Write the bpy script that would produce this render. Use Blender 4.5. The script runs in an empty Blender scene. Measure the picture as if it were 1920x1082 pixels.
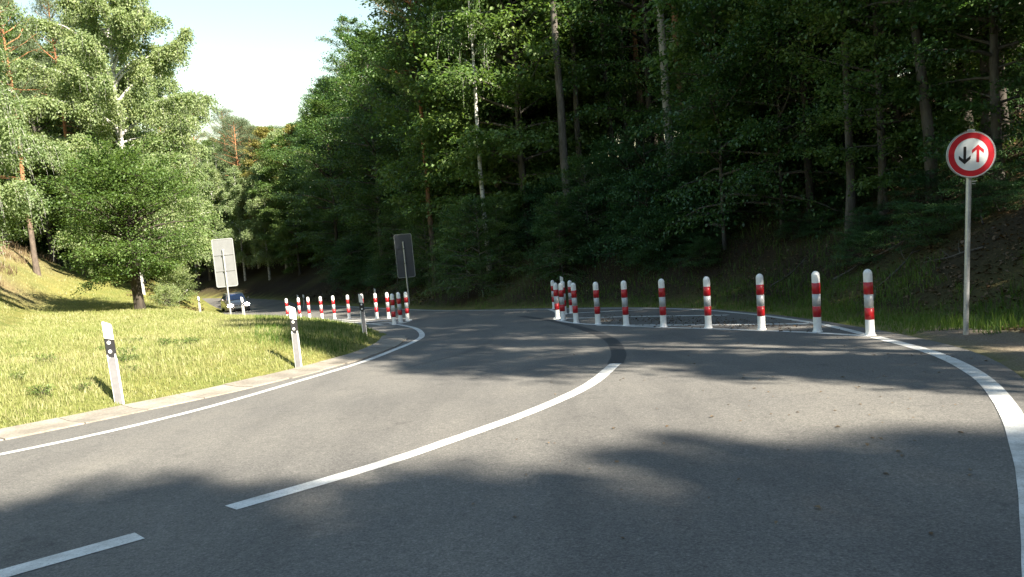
import bpy, bmesh, math, random
import numpy as np
from mathutils import Vector, Matrix, Euler

R = math.radians
scene = bpy.context.scene
C = scene.collection
PI = math.pi

# ------------------------------------------------------------------ camera
cam_d = bpy.data.cameras.new('camera')
cam_d.sensor_width = 36.0
cam_d.lens = 27.0
cam_d.clip_end = 2000
cam_d.clip_start = 0.05
cam = bpy.data.objects.new('camera', cam_d)
C.objects.link(cam)
cam.location = (0, 0, 1.316)
PITCH, ROLL = R(5.151), R(4.497)
cam.matrix_world = Matrix.Translation((0, 0, 1.316)) @ Matrix.Rotation(R(90) - PITCH, 4, 'X') @ Matrix.Rotation(-ROLL, 4, 'Z')
scene.camera = cam

# ------------------------------------------------------------------ light
SUN_EL = R(37)
SUN_AZ = R(137)            # clockwise from +Y
to_sun = Vector((math.sin(SUN_AZ) * math.cos(SUN_EL), math.cos(SUN_AZ) * math.cos(SUN_EL), math.sin(SUN_EL)))
world = bpy.data.worlds.new('World')
scene.world = world
world.use_nodes = True
wn = world.node_tree.nodes
wl = world.node_tree.links
wn.clear()
w_out = wn.new('ShaderNodeOutputWorld')
w_bg = wn.new('ShaderNodeBackground')
w_sky = wn.new('ShaderNodeTexSky')
w_sky.sky_type = 'NISHITA'
w_sky.sun_disc = False
w_sky.sun_elevation = SUN_EL
w_sky.sun_rotation = SUN_AZ
w_sky.air_density = 1.9
w_sky.dust_density = 0.6
w_sky.ozone_density = 1.5
w_bg.inputs['Strength'].default_value = 0.052
wl.new(w_sky.outputs[0], w_bg.inputs[0])
wl.new(w_bg.outputs[0], w_out.inputs[0])
sun_d = bpy.data.lights.new('sun', 'SUN')
sun_d.energy = 5.0
sun_d.angle = R(0.55)
sun_d.color = (1.0, 0.91, 0.76)
sun = bpy.data.objects.new('sun', sun_d)
C.objects.link(sun)
sun.location = (30, -35, 40)
sun.rotation_euler = to_sun.to_track_quat('Z', 'Y').to_euler()

scene.view_settings.view_transform = 'Standard'
scene.view_settings.look = 'None'
scene.view_settings.exposure = 2.12
scene.view_settings.gamma = 1.0
scene.view_settings.use_curve_mapping = False
scene.cycles.max_bounces = 6
scene.cycles.diffuse_bounces = 3
scene.cycles.transmission_bounces = 4

# --- TERRAIN
# plan of the place (metres): the road lies on a plane that falls 7 % away from the camera
EDGE_L = np.array([(-16, -6), (-11.5, 0.5), (-8.6, 4.2), (-6.9, 6.7), (-5.75, 8.2), (-5.0, 9.4), (-4.3, 10.6), (-3.6, 12.4),
                   (-3.12, 14.2), (-2.98, 16.2), (-3.15, 18.2), (-3.55, 20.2), (-4.6, 23.0), (-5.5, 25.2), (-7.5, 28.6), (-10.0, 32.6),
                   (-12.9, 37.5), (-15.4, 41.8), (-18.2, 48), (-21.2, 55), (-25, 64.5), (-31, 74), (-40, 84), (-55, 95), (-70, 104)], float)
EDGE_R = np.array([(-9.6, -7.5), (-4.4, -2.9), (-1.1, -0.3), (0.75, 1.15), (1.75, 2.3), (2.6, 3.45), (3.2, 4.4), (4.0, 5.75),
                   (4.72, 7.2), (5.25, 8.8), (5.5, 10.7), (5.58, 12.6), (5.58, 14.6), (5.42, 17.0), (4.9, 19.9), (3.75, 22.7), (2.2, 25.2),
                   (0.3, 27.7), (-1.6, 30.0), (-3.2, 32.6), (-6.6, 40.2), (-9.6, 47.5), (-13.0, 55.6), (-17.6, 65), (-23, 77), (-31, 87.5), (-42, 97.5), (-56, 108), (-68, 116)], float)
ROAD_POLY = np.vstack([EDGE_L, EDGE_R[::-1]])


def plane_z(y):
    y = np.asarray(y, float)
    return np.where(y < 70, -0.07 * y, -4.9 - 0.02 * (y - 70))


def poly_dist(P, line):
    """distance of points P (N,2) to a polyline"""
    best = np.full(len(P), 1e9)
    for a, b in zip(line[:-1], line[1:]):
        ab = b - a
        t = np.clip(((P - a) @ ab) / (ab @ ab), 0, 1)
        best = np.minimum(best, np.hypot(*(P - a - t[:, None] * ab).T))
    return best


def inside(P, poly):
    c = np.zeros(len(P), bool)
    j = len(poly) - 1
    for i in range(len(poly)):
        xi, yi = poly[i]
        xj, yj = poly[j]
        cond = (yi > P[:, 1]) != (yj > P[:, 1])
        with np.errstate(divide='ignore', invalid='ignore'):
            xin = (xj - xi) * (P[:, 1] - yi) / (yj - yi + 1e-12) + xi
        c ^= cond & (P[:, 0] < xin)
        j = i
    return c


def wobble(x, y, s, seed):
    r = np.random.RandomState(seed)
    out = np.zeros_like(x)
    for k in range(6):
        a = r.uniform(0, 2 * PI)
        f = s * r.uniform(.6, 1.8)
        out += np.sin((x * np.cos(a) + y * np.sin(a)) * f + r.uniform(0, 6.28))
    return out / 6


def terrain(x, y):
    """height of the ground, signed side (0 road, -1 left meadow, 1 right slope), distance to road edge"""
    x = np.atleast_1d(np.asarray(x, float))
    y = np.atleast_1d(np.asarray(y, float))
    P = np.stack([x, y], 1)
    dl, dr = poly_dist(P, EDGE_L), poly_dist(P, EDGE_R)
    ins = inside(P, ROAD_POLY)
    left = (dl < dr) & ~ins
    right = ~left & ~ins
    zp = plane_z(y)
    d = dl
    hl = .42 * (1 - np.exp(-d / 1.0)) + .04 * np.minimum(d, 40) + .03 * np.clip(y - 25, 0, 40) * np.clip((d - 1.5) / 3, 0, 1) + .06 * np.maximum(np.minimum(d, 16) - 8, 0) ** 1.5 + .60 * np.maximum(np.minimum(d, 17) - 9.5, 0) + .45 * np.maximum(d - 17, 0)
    sm = lambda t: np.clip(t, 0, 1) ** 2 * (3 - 2 * np.clip(t, 0, 1))
    hl = hl + 1.9 * sm((-x - 22.5) / 9) * sm((y - 37) / 15)
    hl = np.where(hl > 3, 3 + 9 * (1 - np.exp(-(hl - 3) / 9)), hl)
    hl = hl + .06 * wobble(x, y, 1.1, 3) * np.clip(d - .6, 0, 1) + .03 * wobble(x, y, 4., 4) * np.clip(d - .3, 0, 1)
    d = dr
    wf = np.interp(y, [8, 11, 14], [2.6, 1.9, .55])
    s = np.maximum(d - wf, 0)
    hr = .56 * s - .56 * .5 * (1 - np.exp(-s / .5)) - .26 * np.maximum(s - 20, 0)
    hr = np.where(hr > 5, 5 + 8 * (1 - np.exp(-(hr - 5) / 8)), hr)
    hr = hr + .14 * wobble(x, y, .9, 5) * np.clip(s - .5, 0, 1) + .05 * wobble(x, y, 3.5, 6) * np.clip(d - .3, 0, 1)
    z = np.where(ins, zp - .05, np.where(left, zp + hl - .012, zp + hr - .012))
    side = np.where(ins, 0, np.where(left, -1, 1))
    return z, side, np.where(left, dl, dr)


def gz(x, y):
    return float(terrain(x, y)[0][0])
# --- END TERRAIN


# ------------------------------------------------------------------ node helpers
def new_mat(name):
    m = bpy.data.materials.new(name)
    m.use_nodes = True
    nt = m.node_tree
    b = nt.nodes['Principled BSDF']
    return m, nt, b


def nd(nt, t, **kw):
    n = nt.nodes.new(t)
    for k, v in kw.items():
        if k in n.inputs:
            n.inputs[k].default_value = v
        else:
            setattr(n, k, v)
    return n


def noise(nt, scale, detail=3, rough=.6, vec=None):
    n = nd(nt, 'ShaderNodeTexNoise')
    n.inputs['Scale'].default_value = scale
    n.inputs['Detail'].default_value = detail
    n.inputs['Roughness'].default_value = rough
    if vec is not None:
        nt.links.new(vec, n.inputs['Vector'])
    return n


def ramp(nt, src, stops):
    r = nd(nt, 'ShaderNodeValToRGB')
    e = r.color_ramp.elements
    while len(e) > 1:
        e.remove(e[0])
    e[0].position = stops[0][0]
    c = stops[0][1]
    e[0].color = (*c, 1) if len(c) == 3 else c
    for p, c in stops[1:]:
        el = e.new(p)
        el.color = (*c, 1) if len(c) == 3 else c
    nt.links.new(src, r.inputs[0])
    return r


def mixc(nt, fac, a, b, mode='MIX'):
    m = nd(nt, 'ShaderNodeMix')
    m.data_type = 'RGBA'
    m.blend_type = mode
    for sock, v in ((m.inputs[0], fac), (m.inputs[6], a), (m.inputs[7], b)):
        if hasattr(v, 'is_linked'):
            nt.links.new(v, sock)
        elif isinstance(v, (int, float)):
            sock.default_value = v
        else:
            sock.default_value = (*v, 1)
    return m.outputs[2]


def bump(nt, b, h, strength, dist):
    bp = nd(nt, 'ShaderNodeBump')
    bp.inputs['Strength'].default_value = strength
    bp.inputs['Distance'].default_value = dist
    nt.links.new(h, bp.inputs['Height'])
    nt.links.new(bp.outputs[0], b.inputs['Normal'])


def pos(nt):
    return nd(nt, 'ShaderNodeNewGeometry').outputs['Position']


def objco(nt):
    return nd(nt, 'ShaderNodeTexCoord').outputs['Object']


def plain(name, col, rough=.5, metal=0., var=.12, scale=14., spec=.5, dirt=None):
    m, nt, b = new_mat(name)
    n = noise(nt, scale, 4, .65, objco(nt))
    lo = tuple(max(0, c * (1 - var)) for c in col)
    hi = tuple(min(1, c * (1 + var)) for c in col)
    r = ramp(nt, n.outputs[0], [(.3, lo), (.7, hi)])
    out = r.outputs[0]
    if dirt:
        n2 = noise(nt, 5, 5, .7, objco(nt))
        r2 = ramp(nt, n2.outputs[0], [(.48, (0, 0, 0)), (.75, (1, 1, 1))])
        out = mixc(nt, r2.outputs[0], out, dirt)
    nt.links.new(out, b.inputs['Base Color'])
    b.inputs['Roughness'].default_value = rough
    b.inputs['Metallic'].default_value = metal
    b.inputs['Specular IOR Level'].default_value = spec
    return m


def leaf_mat(name, stops, trans=.35, rough=.45, spec=.35, tint_scale=.25):
    """leaf colour from a per-leaf value, a per-tree value and a soft patchiness"""
    m, nt, b = new_mat(name)
    at = nd(nt, 'ShaderNodeAttribute', attribute_name='tint')
    oi = nd(nt, 'ShaderNodeObjectInfo')
    n = noise(nt, .55, 2, .5, pos(nt))
    a1 = nd(nt, 'ShaderNodeMath', operation='MULTIPLY_ADD')
    a1.inputs[1].default_value = .55
    nt.links.new(at.outputs['Fac'], a1.inputs[0])
    a2 = nd(nt, 'ShaderNodeMath', operation='MULTIPLY_ADD')
    a2.inputs[1].default_value = tint_scale
    nt.links.new(oi.outputs['Random'], a2.inputs[0])
    a3 = nd(nt, 'ShaderNodeMath', operation='MULTIPLY_ADD')
    a3.inputs[1].default_value = .5
    a3.inputs[2].default_value = -.15
    nt.links.new(n.outputs[0], a3.inputs[0])
    nt.links.new(a3.outputs[0], a2.inputs[2])
    nt.links.new(a2.outputs[0], a1.inputs[2])
    r = ramp(nt, a1.outputs[0], stops)
    nt.links.new(r.outputs[0], b.inputs['Base Color'])
    b.inputs['Roughness'].default_value = rough
    b.inputs['Specular IOR Level'].default_value = spec
    tr = nd(nt, 'ShaderNodeBsdfTranslucent')
    tc = mixc(nt, 1.0, r.outputs[0], (1.1, 1.2, .55), 'MULTIPLY')
    nt.links.new(tc, tr.inputs[0])
    mx = nd(nt, 'ShaderNodeMixShader')
    mx.inputs[0].default_value = trans
    nt.links.new(b.outputs[0], mx.inputs[1])
    nt.links.new(tr.outputs[0], mx.inputs[2])
    nt.links.new(mx.outputs[0], nt.nodes['Material Output'].inputs[0])
    return m


M = {}


def mk_materials():
    # asphalt
    m, nt, b = new_mat('asphalt')
    p = pos(nt)
    fine = noise(nt, 70, 3, .8, p)
    mid = noise(nt, 22, 4, .7, p)
    big = noise(nt, .55, 4, .6, p)
    r1 = ramp(nt, fine.outputs[0], [(.28, (.064, .062, .059)), (.5, (.134, .130, .123)), (.66, (.20, .194, .180)), (.78, (.37, .36, .335))])
    r2 = ramp(nt, mid.outputs[0], [(.3, (.80, .80, .80)), (.7, (1.15, 1.14, 1.12))])
    r3 = ramp(nt, big.outputs[0], [(.3, (.88, .88, .89)), (.7, (1.08, 1.07, 1.05))])
    c = mixc(nt, 1., r1.outputs[0], r2.outputs[0], 'MULTIPLY')
    c = mixc(nt, 1., c, r3.outputs[0], 'MULTIPLY')
    mp = nd(nt, 'ShaderNodeMapping')
    mp.inputs['Rotation'].default_value = (0, 0, R(38))
    mp.inputs['Scale'].default_value = (.9, .16, 1)
    nt.links.new(p, mp.inputs[0])
    trk = noise(nt, 1.1, 4, .6, mp.outputs[0])
    r4 = ramp(nt, trk.outputs[0], [(.38, (.84, .84, .85)), (.52, (1, 1, 1)), (.68, (1.10, 1.09, 1.07))])
    c = mixc(nt, 1., c, r4.outputs[0], 'MULTIPLY')
    stn = noise(nt, 1.9, 6, .7, p)
    r5 = ramp(nt, stn.outputs[0], [(.30, (.74, .74, .75)), (.40, (1, 1, 1))])
    c = mixc(nt, 1., c, r5.outputs[0], 'MULTIPLY')
    nt.links.new(c, b.inputs['Base Color'])
    b.inputs['Roughness'].default_value = .82
    b.inputs['Specular IOR Level'].default_value = .3
    bump(nt, b, fine.outputs[0], .5, .006)
    M['asphalt'] = m
    # fresh dark strip where the old line was milled off
    m, nt, b = new_mat('dark_asphalt')
    n = noise(nt, 60, 3, .7, pos(nt))
    r = ramp(nt, n.outputs[0], [(.3, (.022, .023, .025)), (.7, (.055, .056, .058))])
    nt.links.new(r.outputs[0], b.inputs['Base Color'])
    b.inputs['Roughness'].default_value = .75
    bump(nt, b, n.outputs[0], .5, .005)
    M['dark_asphalt'] = m
    M['seam'] = plain('tar_seam', (.062, .061, .060), .7, var=.2)
    # white road paint
    m, nt, b = new_mat('road_paint')
    p = pos(nt)
    n1 = noise(nt, 70, 4, .75, p)
    n2 = noise(nt, 5, 4, .6, p)
    r1 = ramp(nt, n1.outputs[0], [(.30, (.22, .22, .215)), (.44, (.60, .60, .58)), (.75, (.74, .74, .72))])
    r2 = ramp(nt, n2.outputs[0], [(.3, (.62, .61, .59)), (.6, (1, 1, 1))])
    c = mixc(nt, 1., r1.outputs[0], r2.outputs[0], 'MULTIPLY')
    nt.links.new(c, b.inputs['Base Color'])
    b.inputs['Roughness'].default_value = .6
    bump(nt, b, n1.outputs[0], .3, .004)
    M['paint'] = m
    # concrete of the gutter
    m, nt, b = new_mat('gutter_concrete')
    p = pos(nt)
    n1 = noise(nt, 40, 5, .7, p)
    n2 = noise(nt, 2.2, 4, .65, p)
    r1 = ramp(nt, n1.outputs[0], [(.3, (.17, .155, .135)), (.7, (.32, .295, .26))])
    r2 = ramp(nt, n2.outputs[0], [(.35, (.7, .68, .64)), (.65, (1.08, 1.06, 1.02))])
    oi = nd(nt, 'ShaderNodeObjectInfo')
    r3 = ramp(nt, oi.outputs['Random'], [(0, (.86, .86, .86)), (1, (1.1, 1.09, 1.07))])
    c = mixc(nt, 1., r1.outputs[0], r2.outputs[0], 'MULTIPLY')
    c = mixc(nt, 1., c, r3.outputs[0], 'MULTIPLY')
    nt.links.new(c, b.inputs['Base Color'])
    b.inputs['Roughness'].default_value = .9
    bump(nt, b, n1.outputs[0], .4, .008)
    M['concrete'] = m
    # soil under the meadow
    m, nt, b = new_mat('meadow_soil')
    p = pos(nt)
    n1 = noise(nt, 9, 5, .7, p)
    n2 = noise(nt, .5, 4, .6, p)
    r1 = ramp(nt, n1.outputs[0], [(.3, (.10, .10, .035)), (.55, (.18, .185, .06)), (.75, (.26, .23, .10))])
    r2 = ramp(nt, n2.outputs[0], [(.35, (.75, .85, .7)), (.65, (1.2, 1.1, 1.0))])
    c = mixc(nt, 1., r1.outputs[0], r2.outputs[0], 'MULTIPLY')
    at = nd(nt, 'ShaderNodeAttribute', attribute_name='litter')
    n3 = noise(nt, 14, 6, .75, p)
    r4 = ramp(nt, n3.outputs[0], [(.3, (.014, .011, .008)), (.55, (.038, .027, .017)), (.75, (.085, .058, .034))])
    c = mixc(nt, at.outputs['Fac'], c, r4.outputs[0])
    at2 = nd(nt, 'ShaderNodeAttribute', attribute_name='heath')
    r5 = ramp(nt, n1.outputs[0], [(.3, (.13, .085, .055)), (.55, (.22, .16, .10)), (.75, (.27, .22, .13))])
    c = mixc(nt, at2.outputs['Fac'], c, r5.outputs[0])
    at3 = nd(nt, 'ShaderNodeAttribute', attribute_name='gravel')
    n6 = noise(nt, 45, 4, .75, p)
    r6 = ramp(nt, n6.outputs[0], [(.3, (.085, .068, .052)), (.52, (.19, .155, .12)), (.75, (.34, .29, .235))])
    c = mixc(nt, at3.outputs['Fac'], c, r6.outputs[0])
    nt.links.new(c, b.inputs['Base Color'])
    b.inputs['Roughness'].default_value = .95
    b.inputs['Specular IOR Level'].default_value = .15
    bump(nt, b, n3.outputs[0], .8, .05)
    M['soil'] = m
    # leaves
    M['leaf_beech'] = leaf_mat('forest_leaf', [(.0, (.024, .054, .018)), (.35, (.056, .118, .036)), (.7, (.105, .175, .046)), (.95, (.17, .21, .055)), (1.1, (.23, .18, .06))], rough=.34, spec=.5)
    M['leaf_bush'] = leaf_mat('bush_leaf', [(.0, (.024, .060, .025)), (.4, (.046, .110, .042)), (.8, (.080, .150, .050)), (1.05, (.13, .18, .05))], trans=.3)
    M['leaf_birch'] = leaf_mat('birch_leaf', [(.0, (.125, .190, .085)), (.4, (.215, .285, .130)), (.75, (.295, .345, .165)), (1.05, (.38, .385, .19))], trans=.5, spec=.3)
    M['leaf_maple'] = leaf_mat('broad_leaf', [(.0, (.046, .092, .028)), (.4, (.100, .170, .050)), (.8, (.165, .230, .074)), (1.1, (.24, .26, .095))], trans=.45)
    M['leaf_gold'] = leaf_mat('golden_leaf', [(.0, (.17, .165, .055)), (.5, (.27, .245, .085)), (1.0, (.36, .305, .11))], trans=.4)
    M['needle_spruce'] = leaf_mat('spruce_needle', [(.0, (.013, .030, .015)), (.5, (.030, .062, .024)), (1.0, (.058, .095, .032))], trans=.12, spec=.2)
    M['needle_pine'] = leaf_mat('pine_needle', [(.0, (.060, .092, .052)), (.5, (.115, .150, .082)), (1.0, (.175, .195, .10))], trans=.15, spec=.2)
    M['leaf_dead'] = leaf_mat('dead_leaf', [(.0, (.035, .022, .012)), (.5, (.10, .062, .032)), (.9, (.20, .14, .08)), (1.1, (.32, .25, .16))], trans=.1)
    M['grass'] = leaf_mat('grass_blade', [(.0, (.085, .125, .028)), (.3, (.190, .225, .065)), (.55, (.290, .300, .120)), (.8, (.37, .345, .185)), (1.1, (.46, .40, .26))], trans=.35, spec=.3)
    M['leaf_weed'] = leaf_mat('weed_leaf', [(.0, (.07, .12, .03)), (.5, (.13, .19, .05)), (1.05, (.2, .25, .08))])
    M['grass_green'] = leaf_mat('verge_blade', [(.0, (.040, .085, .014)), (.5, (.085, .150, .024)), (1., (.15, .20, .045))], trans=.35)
    M['heather'] = leaf_mat('heath_stem', [(.0, (.08, .055, .03)), (.5, (.16, .115, .065)), (1., (.24, .19, .11))], trans=.2)
    # bark
    for nm, c0, c1, sc in (('bark_grey', (.035, .030, .025), (.125, .112, .095), 7), ('bark_dark', (.016, .013, .010), (.060, .048, .036), 7), ('bark_pale', (.10, .09, .075), (.30, .28, .24), 6)):
        m, nt, b = new_mat(nm)
        mp = nd(nt, 'ShaderNodeMapping')
        mp.inputs['Scale'].default_value = (1, 1, .25)
        nt.links.new(objco(nt), mp.inputs[0])
        n = noise(nt, sc, 6, .7, mp.outputs[0])
        r = ramp(nt, n.outputs[0], [(.32, c0), (.68, c1)])
        nt.links.new(r.outputs[0], b.inputs['Base Color'])
        b.inputs['Roughness'].default_value = .9
        bump(nt, b, n.outputs[0], .8, .04)
        M[nm] = m
    m, nt, b = new_mat('bark_birch')
    mp = nd(nt, 'ShaderNodeMapping')
    mp.inputs['Scale'].default_value = (1, 1, 2.2)
    nt.links.new(objco(nt), mp.inputs[0])
    n = noise(nt, 3.2, 5, .7, mp.outputs[0])
    r = ramp(nt, n.outputs[0], [(.38, (.03, .028, .025)), (.47, (.42, .41, .39)), (.8, (.62, .61, .58))])
    nt.links.new(r.outputs[0], b.inputs['Base Color'])
    b.inputs['Roughness'].default_value = .8
    M['bark_birch'] = m
    m, nt, b = new_mat('bark_pine')
    tc = objco(nt)
    sx = nd(nt, 'ShaderNodeSeparateXYZ')
    nt.links.new(tc, sx.inputs[0])
    mr = nd(nt, 'ShaderNodeMapRange')
    mr.inputs[1].default_value = 3
    mr.inputs[2].default_value = 8
    nt.links.new(sx.outputs[2], mr.inputs[0])
    mp = nd(nt, 'ShaderNodeMapping')
    mp.inputs['Scale'].default_value = (1, 1, .35)
    nt.links.new(tc, mp.inputs[0])
    n = noise(nt, 7, 6, .7, mp.outputs[0])
    r1 = ramp(nt, n.outputs[0], [(.32, (.045, .034, .027)), (.68, (.15, .115, .09))])
    r2 = ramp(nt, n.outputs[0], [(.32, (.16, .065, .028)), (.68, (.40, .19, .085))])
    nt.links.new(mixc(nt, mr.outputs[0], r1.outputs[0], r2.outputs[0]), b.inputs['Base Color'])
    b.inputs['Roughness'].default_value = .9
    bump(nt, b, n.outputs[0], .8, .03)
    M['bark_pine'] = m
    # man-made
    M['white_plastic'] = plain('white_plastic', (.78, .78, .76), .45, var=.05, dirt=(.60, .59, .55))
    M['grey_plastic'] = plain('grey_plastic', (.17, .166, .172), .55, var=.15)
    M['black_plastic'] = plain('black_plastic', (.022, .022, .023), .45)
    M['reflector'] = plain('reflector_white', (.80, .80, .80), .15, var=.03)
    M['red_film'] = plain('red_film', (.42, .012, .018), .35, var=.12)
    M['silver_film'] = plain('silver_film', (.42, .43, .44), .38, var=.1, metal=.1)
    M['bollard_white'] = plain('bollard_white', (.80, .80, .79), .45, var=.05, dirt=(.62, .61, .58))
    M['zinc'] = plain('galvanised_steel', (.46, .47, .48), .42, .55, var=.18, scale=30)
    M['alu'] = plain('sign_aluminium', (.19, .195, .20), .55, .2, var=.1, scale=3)
    M['alu_shaded'] = plain('sign_back_shaded', (.030, .034, .048), .5, .1, var=.2, scale=3)  # same aluminium, with the forest shade put into its colour
    M['alu_frame'] = plain('shaded_frame', (.16, .17, .17), .5, .2)  # frame of the shaded board, its tone darkened to match the shade
    M['sign_white'] = plain('sign_white', (.72, .74, .74), .4, var=.03)
    M['sign_red'] = plain('sign_red', (.50, .010, .022), .4, var=.06)
    M['sign_black'] = plain('sign_black', (.012, .012, .013), .4)
    m, nt, b = new_mat('car_paint')
    n = noise(nt, 3, 2, .5, objco(nt))
    nt.links.new(ramp(nt, n.outputs[0], [(.3, (.27, .235, .225)), (.7, (.32, .28, .27))]).outputs[0], b.inputs['Base Color'])
    b.inputs['Metallic'].default_value = .45
    b.inputs['Roughness'].default_value = .32
    b.inputs['Coat Weight'].default_value = .6
    b.inputs['Coat Roughness'].default_value = .05
    M['car_paint'] = m
    m, nt, b = new_mat('car_glass')
    b.inputs['Base Color'].default_value = (.020, .045, .14, 1)  # blue of the reflected sky is mixed into the glass colour
    b.inputs['Roughness'].default_value = .04
    b.inputs['Specular IOR Level'].default_value = .9
    b.inputs['Coat Weight'].default_value = .8
    M['car_glass'] = m
    M['tyre'] = plain('tyre_rubber', (.018, .018, .018), .8)
    M['chrome'] = plain('chrome', (.6, .61, .62), .18, .9, var=.05)
    m, nt, b = new_mat('headlight_lens')
    b.inputs['Base Color'].default_value = (.8, .8, .8, 1)
    b.inputs['Roughness'].default_value = .1
    b.inputs['Emission Color'].default_value = (1, .93, .78, 1)
    b.inputs['Emission Strength'].default_value = 22
    M['lamp'] = m
    M['plate'] = plain('number_plate', (.7, .7, .68), .4, var=.03)


mk_materials()


# ------------------------------------------------------------------ mesh helpers
class MB:
    """collects quads / triangles with a per-face tint"""
    def __init__(self):
        self.v, self.f, self.t, self.n = [], [], [], 0

    def add(self, verts, faces, tint=None):
        verts = np.asarray(verts, np.float32)
        faces = np.asarray(faces, np.int64)
        self.v.append(verts)
        self.f.append(faces + self.n)
        self.t.append(np.full(len(faces), .5, np.float32) if tint is None else np.asarray(tint, np.float32))
        self.n += len(verts)

    def tube(self, pts, rad, k=6, cap=False):
        pts = np.asarray(pts, float)
        rad = np.broadcast_to(np.asarray(rad, float), (len(pts),))
        tan = np.gradient(pts, axis=0)
        tan /= np.linalg.norm(tan, axis=1)[:, None] + 1e-9
        ref = np.array([1., 0, 0]) if abs(tan[0][0]) < .8 else np.array([0, 1., 0])
        u = np.cross(tan, ref)
        u /= np.linalg.norm(u, axis=1)[:, None] + 1e-9
        w = np.cross(tan, u)
        a = np.arange(k) * 2 * PI / k
        ring = pts[:, None] + rad[:, None, None] * (u[:, None] * np.cos(a)[None, :, None] + w[:, None] * np.sin(a)[None, :, None])
        n = len(pts)
        i = np.arange(n - 1)[:, None] * k
        j = np.arange(k)[None]
        jj = (j + 1) % k
        F = np.stack([i + j, i + jj, i + k + jj, i + k + j], -1).reshape(-1, 4)
        self.add(ring.reshape(-1, 3), F)

    def leaves(self, c, axis, nrm, length, width, tint, fold=.18):
        """kite shaped leaves, folded along the midrib"""
        c = np.asarray(c, float)
        axis = axis / (np.linalg.norm(axis, axis=1)[:, None] + 1e-9)
        side = np.cross(nrm, axis)
        side /= np.linalg.norm(side, axis=1)[:, None] + 1e-9
        up = np.cross(axis, side)
        L = np.broadcast_to(length, (len(c),))[:, None]
        W = np.broadcast_to(width, (len(c),))[:, None]
        b = c
        t = c + axis * L
        mid = c + axis * L * .45 + up * W * fold
        l = mid + side * W * .5
        r = mid - side * W * .5
        V = np.stack([b, l, t, r], 1).reshape(-1, 3)
        F = (np.arange(len(c)) * 4)[:, None] + np.array([0, 3, 2, 1])[None]
        self.add(V, F, tint)

    def blades(self, base, tip_off, width, tint, rs):
        """grass blades: a bent strip of two segments"""
        n = len(base)
        a = rs.uniform(0, 2 * PI, n)
        s = np.stack([np.cos(a), np.sin(a), np.zeros(n)], 1) * width[:, None] * .5
        up = np.array([0, 0, 1.])
        h = np.linalg.norm(tip_off, axis=1)[:, None]
        midp = base + tip_off * .35 + up * h * .22
        tip = base + tip_off
        V = np.stack([base - s, base + s, midp + s * .8, midp - s * .8, tip], 1).reshape(-1, 3)
        k = (np.arange(n) * 5)[:, None]
        self.add(V, k + np.array([[0, 1, 2, 3]]), tint)
        self.tri = getattr(self, 'tri', [])
        self.tri.append((k + np.array([[3, 2, 4]]) + self.n - 5 * n, np.asarray(tint, np.float32)))

    def mesh(self, name, mat, smooth=False):
        me = bpy.data.meshes.new(name)
        V = np.concatenate(self.v)
        Q = [f for f in self.f]
        quads = np.concatenate([f for f in Q if f.shape[1] == 4]) if any(f.shape[1] == 4 for f in Q) else np.zeros((0, 4), int)
        tq = np.concatenate([t for f, t in zip(self.f, self.t) if f.shape[1] == 4]) if len(quads) else np.zeros(0, np.float32)
        trl = [(f, t) for f, t in zip(self.f, self.t) if f.shape[1] == 3] + getattr(self, 'tri', [])
        tris = np.concatenate([f for f, t in trl]) if trl else np.zeros((0, 3), int)
        tt = np.concatenate([t for f, t in trl]) if trl else np.zeros(0, np.float32)
        nq, ntr = len(quads), len(tris)
        me.vertices.add(len(V))
        me.vertices.foreach_set('co', V.astype(np.float32).ravel())
        me.loops.add(nq * 4 + ntr * 3)
        me.loops.foreach_set('vertex_index', np.concatenate([quads.ravel(), tris.ravel()]).astype(np.int32))
        me.polygons.add(nq + ntr)
        me.polygons.foreach_set('loop_start', np.concatenate([np.arange(nq) * 4, nq * 4 + np.arange(ntr) * 3]).astype(np.int32))
        me.update(calc_edges=True)
        if smooth:
            me.polygons.foreach_set('use_smooth', np.ones(nq + ntr, bool))
        at = me.attributes.new('tint', 'FLOAT', 'FACE')
        at.data.foreach_set('value', np.concatenate([tq, tt]).astype(np.float32))
        me.materials.append(mat)
        return me


def link(name, me, parent=None, loc=None):
    o = bpy.data.objects.new(name, me)
    C.objects.link(o)
    if parent:
        o.parent = parent
    if loc is not None:
        o.location = loc
    return o


def empty(name, loc=(0, 0, 0), rot=(0, 0, 0), scale=1.):
    o = bpy.data.objects.new(name, None)
    o.empty_display_size = .2
    C.objects.link(o)
    o.location = loc
    o.rotation_euler = rot
    o.scale = (scale,) * 3 if isinstance(scale, (int, float)) else scale
    return o


def tag(o, label=None, cat=None, group=None, kind=None):
    if label:
        o['label'] = label
    if cat:
        o['category'] = cat
    if group:
        o['group'] = group
    if kind:
        o['kind'] = kind
    return o


def copy_tree(root, loc=None, rot=None, scale=None):
    r = root.copy()
    C.objects.link(r)
    for ch in root.children:
        c = ch.copy()
        C.objects.link(c)
        c.parent = r
        for g in ch.children:
            d = g.copy()
            C.objects.link(d)
            d.parent = c
    if loc is not None:
        r.location = loc
    if rot is not None:
        r.rotation_euler = rot
    if scale is not None:
        r.scale = (scale,) * 3 if isinstance(scale, (int, float)) else scale
    return r


def bm_mesh(name, bm, mat, smooth=False):
    me = bpy.data.meshes.new(name)
    bmesh.ops.recalc_face_normals(bm, faces=bm.faces)
    bm.to_mesh(me)
    bm.free()
    me.materials.append(mat)
    if smooth:
        for p in me.polygons:
            p.use_smooth = True
    return me


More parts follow.
